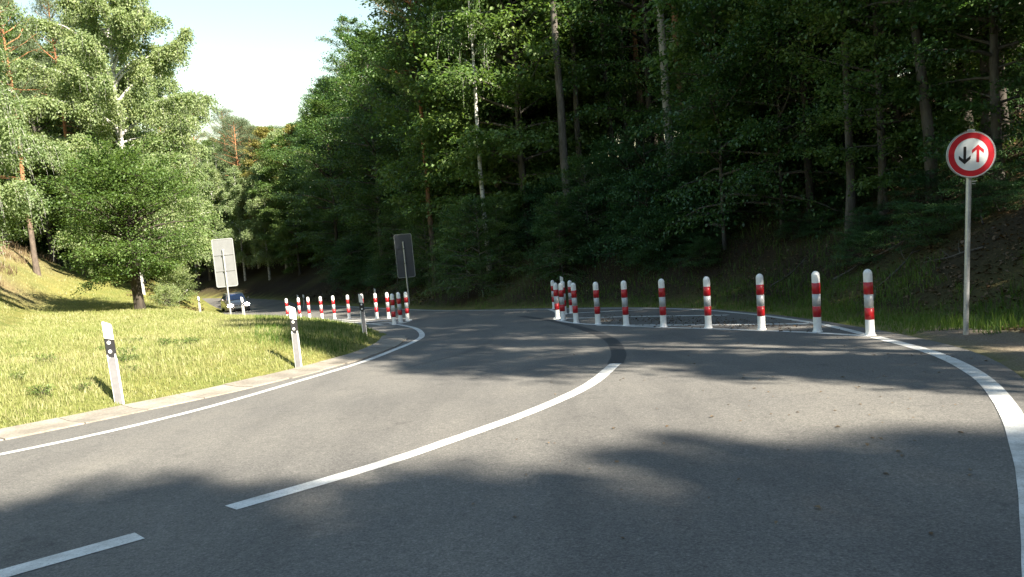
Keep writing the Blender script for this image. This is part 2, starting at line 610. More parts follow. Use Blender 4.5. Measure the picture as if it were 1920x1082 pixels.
def lathe(profile, k=20):
    """profile of (r, z) turned about z"""
    bm = bmesh.new()
    rings = []
    for r, z in profile:
        if r < 1e-5:
            rings.append([bm.verts.new((0, 0, z))])
        else:
            rings.append([bm.verts.new((r * math.cos(2 * PI * i / k), r * math.sin(2 * PI * i / k), z)) for i in range(k)])
    for a, b in zip(rings[:-1], rings[1:]):
        for i in range(k):
            j = (i + 1) % k
            if len(a) == 1:
                bm.faces.new((a[0], b[i], b[j]))
            elif len(b) == 1:
                bm.faces.new((a[i], a[j], b[0]))
            else:
                bm.faces.new((a[i], a[j], b[j], b[i]))
    return bm


def box_bm(x0, x1, y0, y1, z0, z1, bev=0., bm=None):
    own = bm is None
    bm = bm or bmesh.new()
    r = bmesh.ops.create_cube(bm, size=1)
    for v in r['verts']:
        v.co = ((x0 + x1) / 2 + v.co.x * (x1 - x0), (y0 + y1) / 2 + v.co.y * (y1 - y0), (z0 + z1) / 2 + v.co.z * (z1 - z0))
    if bev:
        es = list({e for v in r['verts'] for e in v.link_edges})
        bmesh.ops.bevel(bm, geom=es, offset=bev, segments=2, affect='EDGES', profile=.5)
    return bm


def prism(poly, z0, z1, bm=None):
    bm = bm or bmesh.new()
    lo = [bm.verts.new((x, y, z0)) for x, y in poly]
    hi = [bm.verts.new((x, y, z1)) for x, y in poly]
    bm.faces.new(lo[::-1])
    bm.faces.new(hi)
    n = len(poly)
    for i in range(n):
        bm.faces.new((lo[i], lo[(i + 1) % n], hi[(i + 1) % n], hi[i]))
    return bm


# ------------------------------------------------------------------ ground, road, markings
def smooth_line(pts, step=.25):
    """Catmull-Rom through the points, evenly sampled"""
    P = np.asarray(pts, float)
    P = np.vstack([2 * P[0] - P[1], P, 2 * P[-1] - P[-2]])
    out = []
    for i in range(1, len(P) - 2):
        p0, p1, p2, p3 = P[i - 1:i + 3]
        n = max(2, int(np.hypot(*(p2 - p1)) / step))
        t = np.linspace(0, 1, n, endpoint=False)[:, None]
        out.append(.5 * ((2 * p1) + (-p0 + p2) * t + (2 * p0 - 5 * p1 + 4 * p2 - p3) * t ** 2 + (-p0 + 3 * p1 - 3 * p2 + p3) * t ** 3))
    out.append(P[-2][None])
    return np.vstack(out)


def build_ground():
    def axis(a, b, c, fine, n):
        t = np.linspace(-1, 1, n)
        k = 3.2
        s = np.sinh(k * t) / np.sinh(k)
        return c + np.where(s < 0, (c - a) * s, (b - c) * s)
    xs = axis(-260, 260, -1, .2, 290)
    ys = axis(-120, 420, 15, .2, 320)
    X, Y = np.meshgrid(xs, ys)
    x, y = X.ravel(), Y.ravel()
    z, side, d = terrain(x, y)
    nx, ny = len(xs), len(ys)
    i = (np.arange(ny - 1)[:, None] * nx + np.arange(nx - 1)[None]).ravel()
    mb = MB()
    mb.add(np.stack([x, y, z], 1), np.stack([i, i + 1, i + nx + 1, i + nx], 1))
    me = mb.mesh('ground', M['soil'], True)
    wf = np.interp(y, [8, 11, 14], [2.6, 1.9, .55])
    lit = np.where(side > 0, np.clip((d - wf + .25) / .9, 0, 1) * np.clip(.97 + .5 * wobble(x, y, .8, 71), .72, 1), 0)
    lit = np.maximum(lit, np.where((side < 0), np.clip((d - 21) / 5, 0, 1), 0))
    heath = np.where((side < 0), np.clip((d - 8.5) / 3, 0, 1) * np.clip((y - 36) / 6, 0, 1), 0) * np.clip(.75 + .9 * wobble(x, y, .7, 9), 0, 1)
    grav = np.where((side > 0) & (y < 13), np.clip(1.2 - np.abs(d - .7) / 1.2, 0, 1), 0) * np.clip((13 - y) / 2, 0, 1)
    for nm, val in (('litter', lit), ('heath', heath), ('gravel', grav)):
        a = me.attributes.new(nm, 'FLOAT', 'POINT')
        a.data.foreach_set('value', val.astype(np.float32))
    tag(link('ground', me), kind='structure')


def build_road():
    L, Rr = smooth_line(EDGE_L, .5), smooth_line(EDGE_R, .5)
    n = 150

    def resample(P, n):
        s = np.concatenate([[0], np.cumsum(np.hypot(*np.diff(P, axis=0).T))])
        u = np.linspace(0, s[-1], n)
        return np.stack([np.interp(u, s, P[:, 0]), np.interp(u, s, P[:, 1])], 1)
    bm = bmesh.new()
    poly = np.vstack([L, Rr[::-1]])
    vs = [bm.verts.new((a, b, float(plane_z(b)))) for a, b in poly]
    f = bm.faces.new(vs)
    bmesh.ops.triangulate(bm, faces=[f])
    for f in bm.faces:
        if f.normal.z < 0:
            f.normal_flip()
    me = bpy.data.meshes.new('road')
    bm.to_mesh(me)
    bm.free()
    me.materials.append(M['asphalt'])
    tag(link('road', me), kind='structure')


def marking(name, pts, width, mat, lift=.004, smooth=True, parent=None):
    P = smooth_line(pts, .2) if smooth and len(pts) > 2 else np.asarray(pts, float)
    T = np.gradient(P, axis=0)
    T /= np.linalg.norm(T, axis=1)[:, None]
    N = np.stack([-T[:, 1], T[:, 0]], 1)
    rs = np.random.RandomState(len(P))
    w = width / 2 * (1 + rs.uniform(-.02, .02, (len(P), 1)))
    a, b = P + N * w, P - N * w
    V = np.concatenate([np.c_[a, plane_z(a[:, 1]) + lift], np.c_[b, plane_z(b[:, 1]) + lift]])
    n = len(P)
    i = np.arange(n - 1)
    mb = MB()
    mb.add(V, np.stack([i, i + n, i + n + 1, i + 1], 1))
    o = link(name, mb.mesh(name, mat), parent)
    tag(o, kind='structure')
    return o


LINE_L = [(-14.5, -3.6), (-10.2, 1.7), (-7.4, 4.6), (-5.9, 5.95), (-4.9, 7.0), (-4.28, 7.85), (-3.7, 9.1), (-3.15, 11.0), (-2.65, 12.9), (-2.38, 14.8), (-2.2, 16.5), (-2.22, 18.1),
          (-2.62, 20.5), (-3.2, 22.5), (-4.0, 24.6)]
build_ground()
build_road()
marking('road_marking', LINE_L, .13, M['paint'])
marking('road_marking', [(-3.3, 3.1), (-2.7, 3.72), (-2.2, 4.2)], .17, M['paint'])
marking('road_marking', [(-1.84, 4.62), (-1.1, 5.4), (-.58, 6.1), (.1, 7.1), (.76, 8.4), (1.3, 10.1)], .158, M['paint'])
marking('removed_marking', [(1.3, 10.12), (1.52, 11.4), (1.66, 13.7), (1.45, 16.5), (1.0, 19.6), (0.2, 23.0)], .22, M['dark_asphalt'], .0035)
marking('road_marking', [(-2.2, -1.7), (-.4, -.3), (.95, 1.2), (1.78, 2.55), (2.33, 3.4), (2.92, 4.35), (3.72, 5.78), (4.38, 7.25), (4.85, 8.9), (5.1, 10.8)], .15, M['paint'])
# traffic island painted by the round sign
marking('road_marking', [(5.1, 10.9), (4.58, 12.2), (3.6, 14.0), (2.6, 15.7), (1.7, 17.5), (1.3, 18.7), (1.1, 20.2), (1.22, 21.5), (1.32, 23.5), (1.2, 25.6)], .14, M['paint'], .0045)
marking('road_marking', [(5.12, 11.0), (5.3, 12.9), (5.3, 14.8), (5.15, 17.0), (4.62, 19.8), (3.2, 23.0), (1.3, 25.5), (-1.7, 29.4), (-3.4, 32.2), (-6.95, 40.2), (-13.4, 55.4)], .13, M['paint'], .005)
for pts in ([(1.35, 22.5), (3.6, 21.35)], [(1.3, 20.2), (2.8, 19.0), (4.75, 16.95)], [(1.85, 16.95), (3.5, 15.1), (5.2, 13.5)]):
    marking('road_marking', pts, .20, M['paint'], .0055, False)
# traffic island painted on the meadow side
marking('road_marking', [(-10.35, 34.95), (-8.98, 33.5), (-7.35, 31.45), (-5.85, 29.6), (-4.58, 28.05), (-3.85, 26.9), (-3.5, 25.7), (-3.5, 24.6), (-3.75, 23.75), (-4.25, 23.75)], .14, M['paint'], .0045)
marking('road_marking', [(-4.2, 24.15), (-5.4, 26.5), (-7.0, 29.4), (-8.6, 31.9), (-10.2, 34.6)], .14, M['paint'], .005)
for pts in ([(-6.7, 28.9), (-5.1, 28.3)], [(-5.7, 27.1), (-4.1, 26.7)], [(-4.8, 25.4), (-3.7, 25.0)], [(-7.9, 30.9), (-6.5, 30.1)]):
    marking('road_marking', pts, .34, M['paint'], .0055, False)


marking('tar_seam', [(-1.7, 11.6), (-.9, 13.2), (-.5, 15.2), (-.6, 17.4), (-1.2, 20)], .022, M['seam'], .003)


def build_gutter():
    """concrete channel stones along the meadow edge"""
    g = tag(empty('gutter'), kind='structure')
    P = smooth_line(EDGE_L, .1)
    s = np.concatenate([[0], np.cumsum(np.hypot(*np.diff(P, axis=0).T))])
    T = np.gradient(P, axis=0)
    T /= np.linalg.norm(T, axis=1)[:, None]
    N = np.stack([T[:, 1], -T[:, 0]], 1)          # towards the road
    rs = np.random.RandomState(5)
    at = lambda u: (np.array([np.interp(u, s, P[:, 0]), np.interp(u, s, P[:, 1])]), np.array([np.interp(u, s, N[:, 0]), np.interp(u, s, N[:, 1])]))
    i0 = s[np.argmin(np.hypot(*(P - [-10, 2.5]).T))]
    i1 = s[np.argmin(np.hypot(*(P - [-3.1, 17.8]).T))]
    u = i0
    while u < i1:
        ln = .78
        bm = bmesh.new()
        rings = []
        t_all = np.linspace(u + .008, u + ln - .008, 4)
        wd = .54 + .03 * rs.uniform(-1, 1)
        dz = rs.uniform(-.004, .004)
        for t in t_all:
            p, n = at(t)
            ring = []
            for off, h in ((-.06, .035), (.0, .055), (wd * .45, .022), (wd, .016), (wd + .012, -.02)):
                q = p + n * off
                ring.append(bm.verts.new((q[0], q[1], float(plane_z(q[1])) + h + dz)))
            rings.append(ring)
        for a, b in zip(rings[:-1], rings[1:]):
            for k in range(4):
                bm.faces.new((a[k], a[k + 1], b[k + 1], b[k]))
        for rg in (rings[0], rings[-1]):
            lo = [bm.verts.new(v.co - Vector((0, 0, .06))) for v in (rg[0], rg[-1])]
            bm.faces.new(rg + [lo[1], lo[0]])
        o = link('gutter_stone', bm_mesh('gutter_stone', bm, M['concrete']), g)
        u += ln


build_gutter()


# ------------------------------------------------------------------ trees
def unit(v):
    return v / (np.linalg.norm(v, axis=-1, keepdims=True) + 1e-9)


def spray(mb, S, D, ln, per, rs, size, aspect, flat=.6, spread=.3, drop=0., tree_tint=0.):
    """leaves set along twigs: S starts, D directions, ln lengths, `per` leaves on each"""
    T = len(S)
    s = rs.uniform(.1, 1.05, (T, per)) ** .8
    twig_t = rs.uniform(-.28, .28, T)
    lat = rs.normal(0, 1, (T, per, 3)) * np.array([1, 1, .45]) * (spread * ln)[:, None, None] * (.45 + .6 * s[..., None])
    c = S[:, None] + D[:, None] * (ln[:, None] * s)[..., None] + lat
    c[..., 2] -= drop * (s ** 2) * ln[:, None]
    ax = unit(D[:, None] + rs.normal(0, .75, (T, per, 3)) + np.array([0, 0, -.35]))
    nr = unit(np.array([0, 0, 1.]) * flat * 2 + rs.normal(0, .55, (T, per, 3)))
    sz = size * rs.uniform(.65, 1.25, T * per)
    tint = np.clip(.5 + np.repeat(twig_t, per) + rs.uniform(-.3, .3, T * per) + tree_tint, 0, 1.1)
    mb.leaves(c.reshape(-1, 3), ax.reshape(-1, 3), nr.reshape(-1, 3), sz, sz * aspect, tint)


def limb_path(p0, az, el, ln, rs, n=6, up=.0, wob=.08):
    d = np.array([math.cos(az) * math.cos(el), math.sin(az) * math.cos(el), math.sin(el)])
    pts = [np.array(p0, float)]
    for i in range(n - 1):
        d = d + rs.normal(0, wob, 3) + np.array([0, 0, up])
        d /= np.linalg.norm(d)
        pts.append(pts[-1] + d * ln / (n - 1))
    return np.array(pts)


def broadleaf(seed, H, cr, base, limbs, twigs, per, leaf, rad, stems=1, prof='oval', flat=.6, aspect=.64, droop=.25, lift=(.15, .9), tone=0., lean_r=(.16, .34)):
    """wood mesh builder and leaf mesh builder of a broad-leaved tree"""
    rs = np.random.RandomState(seed)
    wood, fol = MB(), MB()
    SS, DD, LL = [], [], []
    for st in range(stems):
        az0 = st * 2.4 + rs.uniform(0, 6)
        lean = 0 if stems == 1 else rs.uniform(*lean_r)
        n = 12
        t = np.linspace(0, 1, n)
        wob = np.cumsum(rs.normal(0, .022 * H / 10, (n, 2)), axis=0)
        h = H * (1 if st == 0 else rs.uniform(.7, .95))
        ox, oy = (0, 0) if stems == 1 else (.18 * math.cos(az0) * rs.uniform(.5, 1), .18 * math.sin(az0))
        tp = np.stack([ox + wob[:, 0] + lean * h * t ** 1.2 * math.cos(az0), oy + wob[:, 1] + lean * h * t ** 1.2 * math.sin(az0), -.3 + (h + .3) * t], 1)
        r0 = rad * (1 if stems == 1 else rs.uniform(.55, .9))
        tr = r0 * (1 - t) ** .8 + .012
        tr[0] *= 1.5
        tr[1] *= 1.06
        wood.tube(tp, tr, 9)
        nl = limbs // stems
        for i in range(nl):
            f = base + (1 - base) * ((i + rs.uniform(0, 1)) / nl) ** .9
            f = min(f, .985)
            q = (f - base) / (1 - base)
            if prof == 'oval':
                w = math.sin(PI * min(1, .16 + .84 * q)) ** .6 if q > .45 else .55 + q
            elif prof == 'cone':
                w = (1 - q) ** .75 + .1
            else:
                w = (1 - q ** 2) ** .5 + .08
            ln = cr * w * rs.uniform(.7, 1.15)
            p0 = np.array([np.interp(f * h, tp[:, 2], tp[:, k]) for k in range(3)])
            az = i * 2.399 + rs.uniform(-.5, .5) + st
            el = lift[0] + (lift[1] - lift[0]) * q + rs.uniform(-.15, .15)
            lp = limb_path(p0, az, el, ln, rs, 6, -droop / 6)
            wood.tube(lp, np.linspace(max(.012, .022 * ln), .006, 6), 5)
            for k in range(twigs):
                s = .22 + .78 * (k + rs.uniform(0, 1)) / twigs
                x = s * 5
                a = min(int(x), 4)
                p = lp[a] + (lp[a + 1] - lp[a]) * (x - a)
                d = unit(lp[a + 1] - lp[a])
                sgn = 1 if k % 2 else -1
                ang = sgn * rs.uniform(.3, 1.2)
                d2 = np.array([d[0] * math.cos(ang) - d[1] * math.sin(ang), d[0] * math.sin(ang) + d[1] * math.cos(ang), d[2] + rs.uniform(-.35, .3)])
                tl = (.22 + .30 * (1 - s)) * ln * rs.uniform(.7, 1.2) + .25
                SS.append(p)
                DD.append(unit(d2))
                LL.append(tl)
                if rs.rand() < .6:
                    wood.tube(np.array([p, p + DD[-1] * tl * .5, p + DD[-1] * tl + np.array([0, 0, -.1 * tl])]), [.009, .006, .003], 3)
    spray(fol, np.array(SS), np.array(DD), np.array(LL), per, rs, leaf, aspect, flat, .24, .15, tone)
    return wood, fol


def birch(seed, H, cr, base, limbs, strands, per, leaf, rad, lean=0.):
    """weeping birch: rising limbs with long hanging twigs"""
    rs = np.random.RandomState(seed)
    wood, fol = MB(), MB()
    n = 14
    t = np.linspace(0, 1, n)
    wob = np.cumsum(rs.normal(0, .016 * H / 10, (n, 2)), axis=0)
    tp = np.stack([wob[:, 0] + lean * H * t ** 1.3, wob[:, 1], -.3 + (H + .3) * t], 1)
    wood.tube(tp, np.r_[rad * 1.35, rad * (1 - t[1:]) ** .85 + .012], 9)
    S, D, Ln = [], [], []
    for i in range(limbs):
        f = base + (.985 - base) * (i + rs.uniform(0, 1)) / limbs
        q = (f - base) / (1 - base)
        w = (.62 + 1.0 * q) if q < .38 else (1 - ((q - .38) / .62) ** 1.5) * .95 + .10
        ln = cr * w * rs.uniform(.65, 1.15)
        p0 = np.array([np.interp(f * H, tp[:, 2], tp[:, k]) for k in range(3)])
        az = i * 2.399 + rs.uniform(-.5, .5)
        lp = limb_path(p0, az, rs.uniform(.35, .85) + .3 * q, ln, rs, 7, -.11)
        wood.tube(lp, np.linspace(max(.012, .017 * ln), .005, 7), 5)
        m = max(4, int(strands * (ln / cr)))
        for k in range(m):
            s = (.2 + .8 * rs.uniform(0, 1) ** .8) * 6
            a = min(int(s), 5)
            p = lp[a] + (lp[a + 1] - lp[a]) * (s - a)
            d = unit(lp[a + 1] - lp[a])
            ang = rs.uniform(-1.3, 1.3)
            d2 = np.array([d[0] * math.cos(ang) - d[1] * math.sin(ang), d[0] * math.sin(ang) + d[1] * math.cos(ang), rs.uniform(-.1, .35)])
            S.append(p)
            D.append(unit(d2))
            Ln.append(rs.uniform(.4, 1.7) * (1.1 - .45 * q))
    S, D, Ln = np.array(S), np.array(D), np.array(Ln)
    T = len(S)
    s = np.linspace(.05, 1, per)[None] + rs.uniform(-.03, .03, (T, per))
    out = (1 - np.exp(-2.2 * s)) * .42
    c = S[:, None] + D[:, None] * (Ln[:, None] * out)[..., None]
    c[..., 2] -= (s ** 1.7) * Ln[:, None] * .72
    c += rs.normal(0, 1, c.shape) * np.array([.13, .13, .10])
    ax = unit(rs.normal(0, .7, c.shape) + np.array([0, 0, -1.0]) + D[:, None] * .5)
    nr = unit(rs.normal(0, 1, c.shape) + D[:, None] * .6 + np.array([0, 0, .35]))
    sz = leaf * rs.uniform(.65, 1.25, T * per)
    tint = np.clip(.45 + np.repeat(rs.uniform(-.25, .25, T), per) + rs.uniform(-.3, .3, T * per), 0, 1.1)
    fol.leaves(c.reshape(-1, 3), ax.reshape(-1, 3), nr.reshape(-1, 3), sz, sz * .72, tint)
    for k in range(0, T, 2):
        q = np.linspace(0, 1, 5)
        pp = S[k] + D[k] * (Ln[k] * (1 - np.exp(-2.2 * q)) * .42)[:, None]
        pp[:, 2] -= q ** 1.7 * Ln[k] * .85
        wood.tube(pp, np.linspace(.008, .003, 5), 3)
    return wood, fol


def spruce(seed, H, cr, base, per=60):
    rs = np.random.RandomState(seed)
    wood, fol = MB(), MB()
    t = np.linspace(0, 1, 8)
    tp = np.stack([rs.normal(0, .02, 8), rs.normal(0, .02, 8), -.3 + (H + .3) * t], 1)
    wood.tube(tp, H * .011 * (1 - t) + .015, 8)
    z = base * H
    S, D, Ln = [], [], []
    while z < H * .985:
        q = (z / H - base) / (1 - base)
        ln = cr * (1 - q) ** .8 * rs.uniform(.85, 1.1) + .12
        for k in range(6):
            az = k * PI / 3 + rs.uniform(-.4, .4) + z * 2
            L1 = ln * rs.uniform(.75, 1.1)
            lp = limb_path((0, 0, z), az, .12 - .35 * (1 - q), L1, rs, 5, .05, .05)
            wood.tube(lp, np.linspace(.018, .004, 5), 3)
            for j in range(max(2, int(L1 * 3.2))):
                u = (.15 + .85 * rs.uniform()) * 4
                a = min(int(u), 3)
                p = lp[a] + (lp[a + 1] - lp[a]) * (u - a)
                d = unit(lp[a + 1] - lp[a])
                ang = rs.choice([-1, 1]) * rs.uniform(.4, 1.1)
                S.append(p)
                D.append(unit(np.array([d[0] * math.cos(ang) - d[1] * math.sin(ang), d[0] * math.sin(ang) + d[1] * math.cos(ang), -.45])))
                Ln.append(rs.uniform(.22, .55))
        z += rs.uniform(.38, .55)
    S, D, Ln = np.array(S), np.array(D), np.array(Ln)
    pr = max(4, per // 6)
    spray(fol, S, D, Ln, pr, rs, .17, .22, .5, .16, .3)
    return wood, fol


def pine(seed, H, cr, base, rad, per=46, limbs=34, lean=0.):
    rs = np.random.RandomState(seed)
    wood, fol = MB(), MB()
    n = 12
    t = np.linspace(0, 1, n)
    wob = np.cumsum(rs.normal(0, .05, (n, 2)), axis=0)
    tp = np.stack([wob[:, 0] + lean * H * t, wob[:, 1], -.3 + (H + .3) * t], 1)
    wood.tube(tp, np.r_[rad * 1.3, rad * (1 - .78 * t[1:])], 10)
    C_, A_ = [], []
    for i in range(limbs):
        f = base + (.99 - base) * (i + rs.uniform()) / limbs
        q = (f - base) / (1 - base)
        ln = cr * (math.sin(PI * (.25 + .7 * q)) ** .7) * rs.uniform(.6, 1.15)
        p0 = np.array([np.interp(f * H, tp[:, 2], tp[:, k]) for k in range(3)])
        lp = limb_path(p0, i * 2.399 + rs.uniform(-.6, .6), rs.uniform(-.05, .4) + .5 * q, ln, rs, 6, .04, .16)
        wood.tube(lp, np.linspace(max(.02, .022 * ln), .008, 6), 5)
        for k in range(9):
            u = (.35 + .65 * rs.uniform()) * 5
            a = min(int(u), 4)
            p = lp[a] + (lp[a + 1] - lp[a]) * (u - a) + rs.normal(0, .22, 3) * [1, 1, .6]
            C_.append(p)
            A_.append(unit(lp[a + 1] - lp[a] + np.array([0, 0, .4])))
    for k in range(8):          # dead stubs under the crown
        f = base * rs.uniform(.45, 1)
        p0 = np.array([np.interp(f * H, tp[:, 2], tp[:, j]) for j in range(3)])
        lp = limb_path(p0, rs.uniform(0, 6.28), rs.uniform(-.3, .2), rs.uniform(.4, 1.6), rs, 4, -.05, .15)
        wood.tube(lp, np.linspace(.025, .008, 4), 4)
    C_, A_ = np.array(C_), np.array(A_)
    T = len(C_)
    off = rs.normal(0, .20, (T, per, 3)) * [1, 1, .6]
    c = C_[:, None] + off
    ax = unit(A_[:, None] * .5 + off * 3 + rs.normal(0, .5, off.shape))
    nr = unit(rs.normal(0, 1, off.shape) + [0, 0, .8])
    tint = np.clip(.5 + np.repeat(rs.uniform(-.3, .3, T), per) + rs.uniform(-.25, .25, T * per), 0, 1.1)
    fol.leaves(c.reshape(-1, 3), ax.reshape(-1, 3), nr.reshape(-1, 3), .20 * rs.uniform(.7, 1.2, T * per), .034, tint, .05)
    return wood, fol


class Kind:
    """one tree model: two meshes that every tree of the model shares"""
    def __init__(self, name, wf, bark, leaf, H, trunk='trunk', crown='crown'):
        self.name, self.H, self.parts = name, H, (trunk, crown)
        self.tm = wf[0].mesh(name + '_' + trunk, M[bark], True)
        self.cm = wf[1].mesh(name + '_' + crown, M[leaf])

    def put(self, x, y, rz, sc, label, cat='tree', group=None, tilt=(0, 0), dz=0.):
        e = empty(self.name, (x, y, gz(x, y) - .05 + dz), (tilt[0], tilt[1], rz), sc)
        link(self.parts[0], self.tm, e)
        link(self.parts[1], self.cm, e)
        return tag(e, label, cat, group)


K = {}
K['beech'] = [Kind('beech_tree', broadleaf(10 + i, 13 + i, 3.4 + .2 * i, (.10, .16, .22, .14)[i], 64, 9, 84, .125, .15), ('bark_grey', 'bark_dark')[i % 2], 'leaf_beech', 13 + i) for i in range(4)]
K['spruce'] = [Kind('spruce_tree', spruce(20 + i, 16, 2.5, .10 + .08 * i), 'bark_dark', 'needle_spruce', 16) for i in range(2)]
K['pine'] = [Kind('pine_tree', pine(30 + i, 20, 2.9, .56, .20), 'bark_pine', 'needle_pine', 20) for i in range(2)]
K['slim'] = [Kind('slim_beech_tree', broadleaf(40 + i, 19, 2.4, .62, 22, 7, 60, .12, .11), 'bark_grey', 'leaf_beech', 19) for i in range(2)]
K['bush'] = [Kind('leafy_bush', broadleaf(50 + i, 3.4, 1.9, .06, 40, 7, 46, .10, .035, stems=4, prof='dome', flat=1.3, lift=(.05, .7)), 'bark_dark', 'leaf_bush', 3.4, 'stem', 'foliage') for i in range(3)]
K['sapling'] = [Kind('beech_sapling', broadleaf(60 + i, 6.5, 2.2, .1, 36, 8, 50, .105, .05, prof='dome', flat=1.2, lift=(.05, .8)), 'bark_grey', 'leaf_beech', 6.5) for i in range(2)]
K['birchfar'] = [Kind('birch_tree', birch(70 + i, 15, 3.2, .14, 52, 40, 36, .14, .14), 'bark_birch', 'leaf_birch', 15) for i in range(2)]
K['lightleaf'] = [Kind('broadleaf_tree', broadleaf(80 + i, 12, 3.4, .10, 56, 9, 74, .15, .15), 'bark_grey', 'leaf_maple', 12) for i in range(2)]
K['gold'] = [Kind('golden_birch_tree', broadleaf(90, 15, 3.2, .12, 56, 9, 70, .15, .14), 'bark_grey', 'leaf_gold', 15)]

rnd = random.Random(11)

# --- trees one can name: the meadow side
hero = Kind('birch_tree', birch(101, 18.5, 5.4, .13, 92, 72, 46, .118, .22), 'bark_birch', 'leaf_birch', 18.5)
hero.put(-25.5, 52.5, .6, 1.22, 'tall sunlit weeping birch with broken white trunk rising behind the dark multi-stemmed tree')
hero2 = Kind('birch_tree', birch(102, 15, 4.3, .10, 76, 56, 46, .102, .19), 'bark_birch', 'leaf_birch', 15)
hero2.put(-22.3, 31.2, 2.1, 1.0, 'pale green weeping birch at the meadow edge hanging low over the grass')
maple = Kind('broadleaf_tree', broadleaf(103, 7.2, 3.9, .24, 88, 11, 46, .125, .24, stems=4, prof='oval', flat=1.0, lift=(.12, .95), droop=.20, lean_r=(.05, .16)), 'bark_dark', 'leaf_maple', 7)
maple.put(-18.35, 38.0, 1.0, 1.0, 'low spreading dark green tree with several stems standing on the mown meadow')
K['pine'][0].put(-29.4, 48.0, .3, .85, 'orange-barked pine standing among the sunlit birches above the meadow')
K['pine'][1].put(-31.5, 57, 1.3, 1.0, 'taller orange-barked pine behind the meadow birches with dark crown')

for i, (x, y, sc, k) in enumerate([(-31.5, 62.5, 1.45, 'birchfar'), (-36, 61, 1.45, 'lightleaf'), (-40, 62, 1.5, 'birchfar'), (-28.5, 67, 1.35, 'birchfar'), (-45, 60, 1.5, 'birchfar')]):
    lb = {'birchfar': ('tall sunlit birch filling the gap behind the front birches', 'tall birches behind the meadow'), 'lightleaf': ('tall broad leafy tree between the birches behind the meadow', None)}[k]
    K[k][i % 2].put(x, y, i * 1.3, sc, lb[0], 'tree', lb[1])

# --- trees one can name: the forest slope
thinbirch = Kind('birch_tree', birch(121, 17, 2.2, .50, 26, 18, 30, .11, .115), 'bark_birch', 'leaf_maple', 17)
tall = Kind('tall_pine_tree', pine(111, 22, 3.0, .60, .20, lean=-.01), 'bark_pale', 'needle_pine', 22)
tall.put(6.75, 31.0, .2, 1.0, 'tall bare pale grey trunk catching light behind the bushes, above the fourth bollard')
tall2 = Kind('tall_pine_tree', pine(112, 22, 3.0, .58, .21, lean=-.005), 'bark_grey', 'needle_pine', 22)
tall2.put(2.75, 34.0, 2.0, 1.0, 'tall bare dark grey trunk rising above the bushes behind the clustered bollards')
thinbirch.put(9.3, 37.0, .5, 1.12, 'white flecked birch trunk high in the dark forest beside the pale tall trunk')
K['pine'][0].put(-4.1, 42.0, 2.2, .86, 'orange-barked pine with broken limbs above the dark back of a road sign')
thinbirch.put(-1.0, 36.0, 1.7, 1.0, 'slender birch with thin white trunk between the orange pine and the grey trunk')
oak = Kind('leaning_oak_tree', broadleaf(113, 11, 3.4, .40, 34, 9, 60, .115, .135), 'bark_grey', 'leaf_beech', 11)
oak.put(10.25, 18.4, .4, 1.0, 'leaning tree with mossy pale foot on the bare bank near the round sign', tilt=(0, R(-7)))
K['slim'][0].put(9.0, 20.4, .9, .9, 'slim pale stem on the dark bank beside the leaning tree')
K['slim'][1].put(11.6, 18.6, 2.9, .95, 'grey forest stem standing high on the bank above the round sign')
K['pine'][1].put(7.7, 42.5, .9, .95, 'orange pine stem showing behind the tall pale grey trunk')
K['pine'][0].put(4.0, 47.0, 4.0, .95, 'orange pine stem half hidden behind the tall dark grey trunk')

# heights stop where the photograph's tree line does: (x / y, rise per metre of distance)
SKY_A = np.array([-.9, -.43, -.415, -.396, -.373, -.348, -.329, -.297, -.27, -.257, -.243, -.23, -.215, -.19])
SKY_E = np.array([1.0, .62, .296, .235, .197, .178, .162, .140, .137, .155, .185, .22, .265, 1.0])


def fit_scale(x, y, H, sc, cr):
    lim = 9.
    for dx in (-.7 * cr, 0, .7 * cr):
        lim = min(lim, float(np.interp((x + dx) / y, SKY_A, SKY_E)))
    room = 1.316 + lim * y - gz(x, y)
    return min(sc, room / H)


def scatter(xr, yr, step, seed):
    r = random.Random(seed)
    y = yr[0]
    while y < yr[1]:
        x = xr[0]
        while x < xr[1]:
            yield x + r.uniform(-.45, .45) * step, y + r.uniform(-.45, .45) * step, r
            x += step
        y += step


def in_view(x, y, pad=4):
    return y > 6 and (-.74 * y - pad) < x < (.66 * y + pad)


heroes = [(-25.2, 52.5), (-22.3, 31.2), (-18.35, 38), (6.75, 31), (2.75, 34), (9.3, 37), (-4.1, 42), (-1, 36), (10.25, 18.4)]
LBL = {
    'birchfar': ('birch at the roadside wood whose shade falls on the near asphalt', 'roadside birches'),
    'beech': ('leafy deciduous tree in the dark forest on the slope', 'leafy trees of the dark forest slope'),
    'spruce': ('dark green spruce among the leafy trees of the forest slope', 'spruces of the dark forest slope'),
    'pine': ('tall forest pine with bare stem and high crown on the wooded slope', 'pines of the dark forest slope'),
    'slim': ('thin straight forest stem with leaves only high up', 'thin stems of the dark forest slope'),
    'bush': ('dense dark green bush at the foot of the forest slope', 'bushes along the foot of the forest'),
    'sapling': ('young leafy tree with layered branches at the forest edge', 'young trees along the forest edge'),
}
LBL['lightleaf'] = ('bright yellow green tree lit by the sun inside the forest', 'sunlit trees inside the forest')
FAR = {'birchfar': ('pale green birch on the far hillside beyond the road bend', 'birches beyond the bend'),
       'lightleaf': ('green leafy tree on the far hillside beyond the road bend', 'leafy trees beyond the bend'),
       'pine': ('grey green pine on the far hillside beyond the road bend', 'pines beyond the bend'),
       'gold': ('golden yellow tree on the far hillside beyond the road bend', 'golden trees beyond the bend')}
